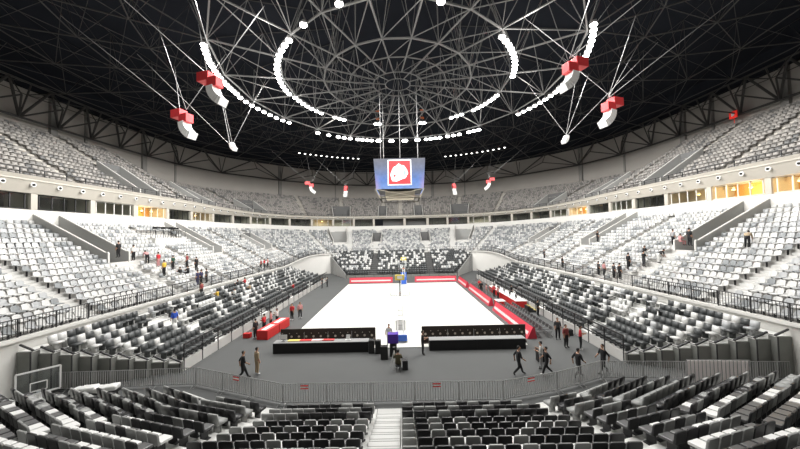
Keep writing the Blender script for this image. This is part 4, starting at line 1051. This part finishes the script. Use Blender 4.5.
for q, i in enumerate(idx):
    if q % 3 == 1: continue
    x, y, _ = P(i, WD[i] + 0.7, 0); pil.box((x, y, (ZD[i] + 30.2) / 2), (0.35 if q % 3 else 0.9, 0.3 if q % 3 else 0.7, 30.2 - ZD[i]), 0, math.atan2(NY[i], NX[i]) - PI / 2)
struct(pil.build('wall_pilasters', M['pilaster']))
# lit red sign on the right upper wall
i = near_idx(22, 1.5)

# ------------------------------------------------------------------ floodlights
fh = MB(); fh.box((0, 0, 0.22), (0.62, 0.5, 0.30)); fh.box((0, 0, 0.42), (0.3, 0.3, 0.12)); fh_me = fh.mesh('housing', M['metal'], False, 0.03)
fl = MB(); fl.sphere((0, 0, 0.06), 0.36, 0, 10, 6, (1, 0.9, 0.5)); fl_me = fl.mesh('lens', M['lens'], True)
fa = MB(); fa.bar((0, 0, 0.45), (0, 0, 0.75), 0.03, 5); fa_me = fa.mesh('bracket', M['metal'])
lamps = []
def lamp_arc(r, a0, a1, n, where):
    for k, (x, y) in enumerate(arc(r, a0, a1, n)): lamps.append((x, y, where, k + 1))
lamp_arc(21.4, 207, 178, 14, 'outer arc on the left'); lamp_arc(21.6, 175, 148, 9, 'tail of the outer arc on the left')
lamp_arc(21.6, -32, 3, 15, 'outer arc on the right'); lamp_arc(21.8, 6, 27, 8, 'tail of the outer arc on the right')
lamp_arc(14.6, 224, 176, 13, 'inner arc on the left'); lamp_arc(14.3, 171, 147, 7, 'tail of the inner arc on the left'); lamp_arc(14.0, 137, 130, 3, 'left end pair of the inner ring')
lamp_arc(14.3, -44, -9, 11, 'inner arc on the right'); lamp_arc(14.1, 12, 34, 7, 'tail of the inner arc on the right'); lamp_arc(13.9, 43, 51, 3, 'right end pair of the inner ring')
lamp_arc(22.6, 131.5, 126, 2, 'far arc, left small pair'); lamp_arc(22.7, 121, 115, 3, 'far arc, left cluster'); lamp_arc(22.8, 111, 104, 4, 'far arc, left strip')
for a in (100, 93.5, 86.5, 80): lamp_arc(22.8, a, a + 0.9, 2, 'far arc above the scoreboard at bearing %s' % {100: 'far left', 93.5: 'centre left', 86.5: 'centre right', 80: 'far right'}[a])
lamp_arc(22.8, 76, 69, 4, 'far arc, right strip'); lamp_arc(22.7, 65, 59, 3, 'far arc, right cluster'); lamp_arc(22.6, 54, 49, 3, 'far arc, right small group')
for (x, y, w) in ((-8.4, -12.3, 'near left of the inner ring'), (-4.7, -14.7, 'near middle left of the inner ring'), (3.7, -14.7, 'near middle right of the inner ring'), (-3.9, 12.9, 'left pair inside the far arc'), (-3.3, 12.9, 'left pair inside the far arc'), (3.8, 12.9, 'right pair inside the far arc'), (4.4, 12.9, 'right pair inside the far arc')): lamps.append((x, y, w, 1 if x not in (-3.3, 4.4) else 2))
for (x, y, where, k) in lamps:
    e = empty('floodlight', (x, y, LZ - 0.25), math.atan2(y, x) - PI / 2, 'white roof floodlight, %s of the %s' % (ordn(k), where), 'floodlight', 'floodlights under the roof')
    l_ = link('lens', fl_me, e); link('housing', fh_me, e)
    if y > 16: l_.scale = (1.2, 1.2, 1.2); link('bracket', fa_me, e)
# small lamps far out in the roof
sl = MB(); sl.sphere((0, 0, 0), 0.16, 0, 8, 5, (1.6, 1.6, 0.7)); sl_me = sl.mesh('bulb', M['lensm'], True)
slh = MB(); slh.bar((0, 0, 0.05), (0, 0, 0.7), 0.04, 6); slh_me = slh.mesh('stem', M['dmetal'])
for k, (x, y) in enumerate(arc(36, 128, 106, 12) + arc(36, 72, 50, 12)):
    e = empty('roof_lamp', (x, y, 27.3), 0, 'tiny white roof lamp %s of the scoreboard, %s from outside' % ('left' if k < 12 else 'right', ordn(k % 12 + 1 if k < 12 else 12 - k % 12)), 'lamp', 'tiny lamps beyond the floodlights')
    link('bulb', sl_me, e); link('stem', slh_me, e)
# hoists with orange tops inside the far arc
for x, sd in ((-3.6, 'left'), (4.1, 'right')):
    e = empty('chain_hoist', (x, 12.9, 27.8), 0, 'hoist with orange ends hanging above the inner far floodlights, %s one' % sd, 'hoist')
    mb = MB(); mb.bar((0, 0, 0), (0, 0, 2.2), 0.08, 6); mb.build('chain', M['cable'], e)
    for z in (0.9, 2.2): mb = MB(); mb.box((0, 0, z), (0.55, 0.3, 0.28)); mb.bar((-0.4, 0, z + 0.2), (0.3, 0, z - 0.2), 0.06); mb.build('orange_clamp', M['orange'], e)

# ------------------------------------------------------------------ scoreboard
e = empty('scoreboard', (0.0, 0, 16.0), 0, 'four sided hanging video scoreboard over centre court with a red square picture', 'scoreboard')
WT, WB_, HH = 3.08, 2.85, 1.8
mb = MB(); mb.add([(-WT + .1, -WT + .1, HH), (WT - .1, -WT + .1, HH), (WT - .1, WT - .1, HH), (-WT + .1, WT - .1, HH), (-WB_ + .1, -WB_ + .1, -HH), (WB_ - .1, -WB_ + .1, -HH), (WB_ - .1, WB_ - .1, -HH), (-WB_ + .1, WB_ - .1, -HH)], [(0, 1, 2, 3), (4, 7, 6, 5), (0, 4, 5, 1), (1, 5, 6, 2), (2, 6, 7, 3), (3, 7, 4, 0)]); mb.build('housing', M['dmetal'], e)
for k in range(4):
    mb = MB(); mb.add([(-WT, -WT, HH), (WT, -WT, HH), (WB_, -WB_, -HH), (-WB_, -WB_, -HH)], [(0, 1, 2, 3)]); o = mb.build('screen', M['screen'], e, smooth=None); o.rotation_euler = (0, 0, k * PI / 2)
    def sc(x, z, off): x *= 0.93; z *= 0.96; yy = -(WT + WB_) / 2 - (WT - WB_) / 2 * z / HH - off; return (x, yy, z)
    mb = MB(); mb.add([sc(-1.55, -1.45, .02), sc(1.55, -1.45, .02), sc(1.5, 1.7, .02), sc(-1.5, 1.7, .02)], [(0, 1, 2, 3)], 0)
    mb.add([sc(-1.42, -1.32, .03), sc(1.42, -1.32, .03), sc(1.37, 1.57, .03), sc(-1.37, 1.57, .03)], [(0, 1, 2, 3)], 1)
    em = [(-1.2, -0.2), (-0.95, -0.95), (-0.35, -1.0), (0.2, -0.75), (0.75, -0.6), (1.1, 0.0), (0.95, 0.45), (0.6, 0.95), (0.15, 1.05), (-0.1, 1.25), (-0.35, 1.0), (-0.8, 0.75), (-1.0, 0.35)]
    mb.add([sc(a, b, .05) for a, b in em], [tuple(range(len(em)))], 0)
    mb.add([sc(a, b, .06) for a, b in ((0.45, -0.45), (0.85, 0.0), (0.7, 0.5), (0.5, 0.1))], [(0, 1, 2, 3)], 2)
    mb.add([sc(a, b, .06) for a, b in ((-0.85, -0.2), (-0.6, -0.55), (-0.45, -0.1))], [(0, 1, 2)], 1)
    mb.add([sc(a, b, .06) for a, b in ((-0.2, 0.55), (0.2, 0.45), (0.1, 0.15))], [(0, 1, 2)], 2)
    o = mb.build('picture', [M['logowhite'], M['logored'], M['logoblue']], e, smooth=None); o.rotation_euler = (0, 0, k * PI / 2)
mb = MB()
for s in (-1, 1):
    for t in (-1, 1):
        mb.bar((s * 2.9, t * 2.9, -HH), (s * 2.4, t * 2.4, -2.85), 0.07); mb.bar((s * 2.4, t * 2.4, -2.85), (-s * 2.4, t * 2.4, -2.85), 0.06); mb.bar((s * 2.4, t * 2.4, -2.85), (s * 2.4, -t * 2.4, -2.85), 0.06); mb.bar((s * 2.9, t * 2.9, -HH), (-s * 2.4, t * 2.4, -2.85), 0.03)
mb.box((0, 0, -2.3), (3.6, 3.6, 0.7)); mb.build('lower_frame', M['suiteb'], e)
mb = MB()
for x, y in ((-2.3, -1.5), (-2.1, 1.5), (0.1, -1.5), (0.1, 1.5), (2.3, -1.5), (2.5, 1.5)): mb.bar((x, y, HH), (x, y, 11.9), 0.045, 5)
mb.build('cable', M['cable'], e)

# ------------------------------------------------------------------ hanging loudspeaker clusters
def cluster(x, y, z, rz, label, sc_=1.0, boxes=True, cables=()):
    e = empty('hanging_loudspeaker', (x, y, z), rz, label, 'loudspeaker', 'loudspeakers hanging from the roof')
    if boxes:
        mb = MB(); mb.box((-0.75 * sc_, 0, 0.55 * sc_), (1.3 * sc_, 0.9 * sc_, 0.85 * sc_)); mb.build('red_housing', M['redspk'], e, bevel=0.04)
        mb = MB(); mb.box((0.25 * sc_, 0.0, -0.05 * sc_), (1.1 * sc_, 0.85 * sc_, 0.9 * sc_)); mb.build('red_housing', M['redspk'], e, bevel=0.04)
    n = 8
    for k in range(n):       # bent column of white boxes
        a = k / (n - 1); ang = -0.1 - 0.9 * a
        px = 0.05 + 0.95 * a * a + 0.1 * a; pz = -0.55 - 1.55 * a + 0.15 * a * a
        mb = MB(); m_ = Matrix.Rotation(0.12 + 0.95 * a, 3, 'Y').inverted()
        b = MB(); b.box((0, 0, 0), (0.72, 0.95, 0.225))
        mb.add([m_ @ Vector(v) * sc_ + Vector((px, 0, pz)) * sc_ for v in b.v], b.f); mb.build('speaker_box', M['whitem'], e)
    mb = MB()
    inv = Matrix.Rotation(-rz, 3, 'Z')
    for (cx, cy) in cables:
        p = inv @ Vector((cx - x, cy - y, 27.9 - z)); mb.bar((-0.6 * sc_ if cx < x else 0.3 * sc_, 0, 0.9 * sc_ if boxes else -0.4), p, 0.03, 4)
    mb.build('cable', M['cable'], e)
for sg, sd in ((-1, 'left'), (1, 'right')):
    r0 = 0 if sg < 0 else PI
    C1 = lambda x, y: [(x - 3.2, y + 3), (x + 3.6, y + 1), (x, y - 3.4), (x + sg * 7, y - 5)]
    cluster(-14.6 if sg < 0 else 13.8, -15.6, 21.0 if sg < 0 else 21.5, r0 + sg * 0.25, 'red and white loudspeaker cluster on the %s, nearest the viewer' % sd, 0.85, True, C1(sg * 14.5, -15.6))
    cluster(sg * 21.5, -9.0 if sg < 0 else -8.6, 20.8 if sg < 0 else 21.2, r0 + sg * 0.3, 'red and white loudspeaker cluster on the %s, second from the viewer' % sd, 0.95, True, C1(sg * 21.5, -9.0))
    cluster(sg * 19.8, -3.4, 20.2, r0 + sg * 0.5, 'small white hanging loudspeaker on the %s without a red top' % sd, 0.55, False, C1(sg * 19.8, -3.4))
    cluster(sg * 21.3, 33.6, 20.9, r0 - sg * 0.2, 'red and white loudspeaker cluster far off on the %s, outer one' % sd, 0.9, True, C1(sg * 21.3, 33.6))
    cluster(sg * 13.6, 37.5, 20.4, -PI / 2 + 0.01, 'red and white loudspeaker cluster far off on the %s, nearer the scoreboard' % sd, 0.9, True, C1(sg * 13.6, 37.5))

# ------------------------------------------------------------------ people
for n_, c in dict(black=(0.012, 0.012, 0.014), tan=(0.42, 0.33, 0.22), redc=(0.55, 0.03, 0.04), redw=(0.55, 0.25, 0.25), redd=(0.28, 0.06, 0.06), olive=(0.09, 0.08, 0.045), white=(0.72, 0.72, 0.70), greyc=(0.35, 0.35, 0.36), greyd=(0.05, 0.05, 0.055), pinkc=(0.55, 0.27, 0.27), yellowc=(0.68, 0.45, 0.06), greend=(0.02, 0.07, 0.04), navy=(0.04, 0.04, 0.10), bluec=(0.03, 0.10, 0.55)).items():
    M['cloth_' + n_] = mat('cloth ' + n_, c, 0.8, var=0.1, scale=6)
# joints of a standing person 1.72 m tall facing +y; left is -x
def skeleton(pose):
    J = dict(pelvis=(0, 0, .93), waist=(0, 0, 1.08), chest=(0, 0.0, 1.28), neck=(0, 0, 1.45), head=(0, 0.01, 1.60))
    for s_, n in ((-1, 'l'), (1, 'r')):
        J[n + 'sh'] = (s_ * .18, 0, 1.39); J[n + 'el'] = (s_ * .24, -.02, 1.11); J[n + 'wr'] = (s_ * .25, .05, .88)
        J[n + 'hip'] = (s_ * .095, 0, .88); J[n + 'kn'] = (s_ * .11, .02, .48); J[n + 'an'] = (s_ * .12, -.02, .08); J[n + 'to'] = (s_ * .14, .16, .035)
    if pose == 'walk':
        J['lkn'] = (-.10, .17, .50); J['lan'] = (-.10, .30, .10); J['lto'] = (-.11, .47, .05); J['rkn'] = (.10, .0, .48); J['ran'] = (.10, -.34, .17); J['rto'] = (.11, -.24, .035)
        J['lel'] = (-.25, -.16, 1.13); J['lwr'] = (-.24, -.14, .89); J['rel'] = (.25, .10, 1.12); J['rwr'] = (.22, .28, .98)
        for k in ('chest', 'neck', 'head', 'lsh', 'rsh'): x, y, z = J[k]; J[k] = (x, y + .04, z)
    if pose == 'carry':
        J['lel'] = (-.27, .04, 1.13); J['lwr'] = (-.16, .27, 1.16); J['rel'] = (.27, .04, 1.13); J['rwr'] = (.17, .27, 1.22)
    if pose == 'bend':
        for k in ('waist', 'chest', 'neck', 'head', 'lsh', 'rsh'):
            x, y, z = J[k]; d = z - .93; J[k] = (x, y + d * .78, .93 + d * .63)
        for n, s_ in (('l', -1), ('r', 1)): x, y, z = J[n + 'sh']; J[n + 'el'] = (s_ * .22, y + .06, z - .27); J[n + 'wr'] = (s_ * .19, y + .16, z - .48)
    if pose == 'sit':
        for k, (x, y, z) in list(J.items()):
            if k[1:] not in ('kn', 'an', 'to'): J[k] = (x, y, z - .40)
        for n, s_ in (('l', -1), ('r', 1)):
            J[n + 'kn'] = (s_ * .13, .42, .50); J[n + 'an'] = (s_ * .13, .40, .08); J[n + 'to'] = (s_ * .14, .58, .035)
            J[n + 'el'] = (s_ * .25, .08, .76); J[n + 'wr'] = (s_ * .14, .30, .82)
    return J
BONES = [('pelvis', 'waist'), ('waist', 'chest'), ('chest', 'neck'), ('neck', 'head')] + [(a, b) for n in 'lr' for a, b in (('chest', n + 'sh'), (n + 'sh', n + 'el'), (n + 'el', n + 'wr'), ('pelvis', n + 'hip'), (n + 'hip', n + 'kn'), (n + 'kn', n + 'an'), (n + 'an', n + 'to'))]
RAD = dict(pelvis=(.175, .135), waist=(.155, .12), chest=(.19, .135), neck=(.06, .06), head=(.055, .055), sh=(.085, .08), el=(.060, .060), wr=(.034, .034), hip=(.115, .12), kn=(.080, .082), an=(.058, .058), to=(.05, .035))
def person_mesh(pose):
    J = skeleton(pose); names = list(J); me = bpy.data.meshes.new('person'); me.from_pydata([J[n] for n in names], [(names.index(a), names.index(b)) for a, b in BONES], [])
    o = bpy.data.objects.new('person_build', me); COL.objects.link(o)
    md = o.modifiers.new('skin', 'SKIN'); md.use_smooth_shade = True
    for i, n in enumerate(names):
        sv = me.skin_vertices[0].data[i]; sv.radius = RAD.get(n) or RAD[n[1:]]; sv.use_root = (n == 'pelvis')
    sb = o.modifiers.new('sub', 'SUBSURF'); sb.levels = 1; sb.render_levels = 1
    dg = bpy.context.evaluated_depsgraph_get(); dg.update(); ev = o.evaluated_get(dg).to_mesh()
    mb = MB(); V = [v.co.copy() for v in ev.vertices]
    segs = [(Vector(J[a]), Vector(J[b]), a, b) for a, b in BONES]
    def lab(c):
        best = None
        for p, q, a, b in segs:
            t = max(0, min(1, (c - p).dot(q - p) / (q - p).length_squared)); d = (c - p - (q - p) * t).length
            if best is None or d < best[0]: best = (d, a, b, t)
        _, a, b, t = best
        if b == 'head' or (a == 'chest' and b == 'neck' and t > .75): return 0
        if b[1:] == 'wr': return 1 if t < .25 else 0
        if b[1:] in ('kn', 'an', 'hip') : return 2 if not (b[1:] == 'an' and t > .9) else 3
        if b[1:] == 'to': return 3
        if a == 'pelvis' and t < .35: return 2
        return 1
    mb.v = [tuple(v) for v in V]
    for p in ev.polygons: mb.f.append(tuple(p.vertices)); mb.m.append(lab(p.center))
    o.evaluated_get(dg).to_mesh_clear(); bpy.data.objects.remove(o); bpy.data.meshes.remove(me)
    # head with face and ears
    H = Vector(J['head']); up = (H - Vector(J['neck'])).normalized(); h = H + up * .02
    mb.sphere(h, .105, 0, 14, 10, (.76, .92, 1.12))
    mb.add([h + Vector(v) for v in ((-.016, .088, -.02), (.016, .088, -.02), (0, .118, -.018), (0, .09, .022))], [(0, 1, 2), (1, 3, 2), (3, 0, 2), (0, 3, 1)], 0)
    for s_ in (-1, 1):
        mb.sphere(h + Vector((s_ * .030, .086, .018)), .010, 4, 6, 4); mb.sphere(h + Vector((s_ * .082, 0, .0)), .024, 0, 6, 5, (.4, .8, 1.2))
    mb.box(h + Vector((0, .088, -.048)), (.042, .012, .008), 5)
    # hands: palm, four unequal bent fingers and a thumb leaving the side of the palm
    for n, s_ in (('l', -1), ('r', 1)):
        w = Vector(J[n + 'wr']); d = (w - Vector(J[n + 'el'])).normalized(); side = d.cross(Vector((s_, 0, 0))).normalized(); 
        if side.length < .1: side = Vector((0, 1, 0))
        pn = d.cross(side).normalized()
        if pn.dot(Vector((-s_, 0, 0))) < 0: pn = -pn
        if side.y < 0: side = -side
        a = w - d * .02; b = w + d * .085
        mb.prism([a - side * .026 - pn * .013, a + side * .026 - pn * .013, b + side * .040 - pn * .013, b - side * .040 - pn * .013], pn * .026, 0)
        for k, L in enumerate((.066, .078, .073, .056)):
            r0 = b + side * (.030 - .020 * k); k1 = r0 + d * L * .5 + pn * .006; k2 = k1 + d * L * .42 + pn * .022
            mb.bar(r0 - d * .012, k1, .0090, 5, 0); mb.bar(k1, k2, .0085, 5, 0, .0065)
        t0 = a + d * .045 + side * .030; t1 = t0 + side * .028 + d * .024 + pn * .010; mb.bar(t0 - side * .012, t1, .011, 5, 0); mb.bar(t1, t1 + d * .030 + pn * .008, .010, 5, 0, .008)
    m_ = mb.mesh('person_body', [M['skin'], M['cloth_black'], M['cloth_black'], M['shoe'], M['eye'], M['redd'] if 'redd' in M else M['skin']], True)
    hb = MB(); hb.sphere(h + Vector((0, -.014, .022)), .110, 0, 12, 8, (.82, .90, 1.02)); 
    hv = [(v[0], min(v[1], h.y + (.07 if v[2] > h.z + .055 else .015)), max(v[2], h.z - .07 if v[1] < h.y - .03 else h.z + .02)) for v in hb.v]; hb.v = hv
    return m_, hb.mesh('hair', M['hair'], True)
KITS = {p: person_mesh(p) for p in ('stand', 'walk', 'carry', 'bend', 'sit')}
for (pose, x, y, z, hd, shirt, trou, shoe, height, label) in PEOPLE:
    body, hair = KITS[pose]
    o = bpy.data.objects.new('person', body); COL.objects.link(o); k = height / 1.72
    o.location = (x, y, z + 0.003); o.rotation_euler = (0, 0, -R(hd) + (0 if True else PI)); o.scale = (k, k, k)
    tag(o, label, 'person')
    for i, mn in ((1, 'cloth_' + shirt), (2, 'cloth_' + trou), (3, shoe)):
        o.material_slots[i].link = 'OBJECT'; o.material_slots[i].material = M[mn]
    h = link('hair', hair, o)
# camera on a tripod in front of the seated cameraman, bag of the walking person
e = empty('tripod_camera', (-0.62, -19.0, 0), 0, 'small camera on a white legged tripod before the seated person in olive', 'camera')
for a in (0.5, 2.6, 4.7): mb = MB(); mb.bar((0, 0, 1.15), (0.28 * math.cos(a), 0.28 * math.sin(a), 0), 0.025, 5); mb.build('leg', M['whitem'], e)
mb = MB(); mb.box((0, 0, 1.25), (0.14, 0.24, 0.16)); mb.bar((0, 0.1, 1.25), (0, 0.28, 1.25), 0.045, 8); mb.build('camera_body', M['black'], e)
e = empty('stool', (-0.35, -19.58, 0), 0, 'low black stool under the seated person in olive', 'stool')
mb = MB(); mb.bar((0, 0, 0.36), (0, 0, 0.42), 0.17, 12); mb.build('seat', M['black'], e)
for a in (0.8, 2.4, 3.9, 5.5): mb = MB(); mb.bar((0.1 * math.cos(a), 0.1 * math.sin(a), 0.37), (0.17 * math.cos(a), 0.17 * math.sin(a), 0), 0.014, 5); mb.build('leg', M['dmetal'], e)
case('trolley_case', 9.35 - 0.1, -18.4, (0.5, 0.45, 0.85), 'black', 'tall black trolley case behind the two people walking on the right carpet', 'case')
# lit red sign at the top of the right upper seats
q = near_idx(22, 5.5); x, y, z = P(q, WD[q] - 0.6, ZD[q] + 0.02)
e = empty('lit_sign', (x, y, z), math.atan2(NY[q], NX[q]) - PI / 2, 'small square red lit sign at the top of the right upper seats', 'sign')
mb = MB(); mb.bar((0, 0.1, 0), (0, 0.1, 1.0), 0.04, 5); mb.box((0, 0, 1.2), (1.0, 0.15, 1.0)); mb.build('sign_box', M['redled'], e)
mb = MB(); mb.box((0, -0.085, 1.2), (0.4, 0.02, 0.4)); mb.build('sign_face', M['sheet'], e)
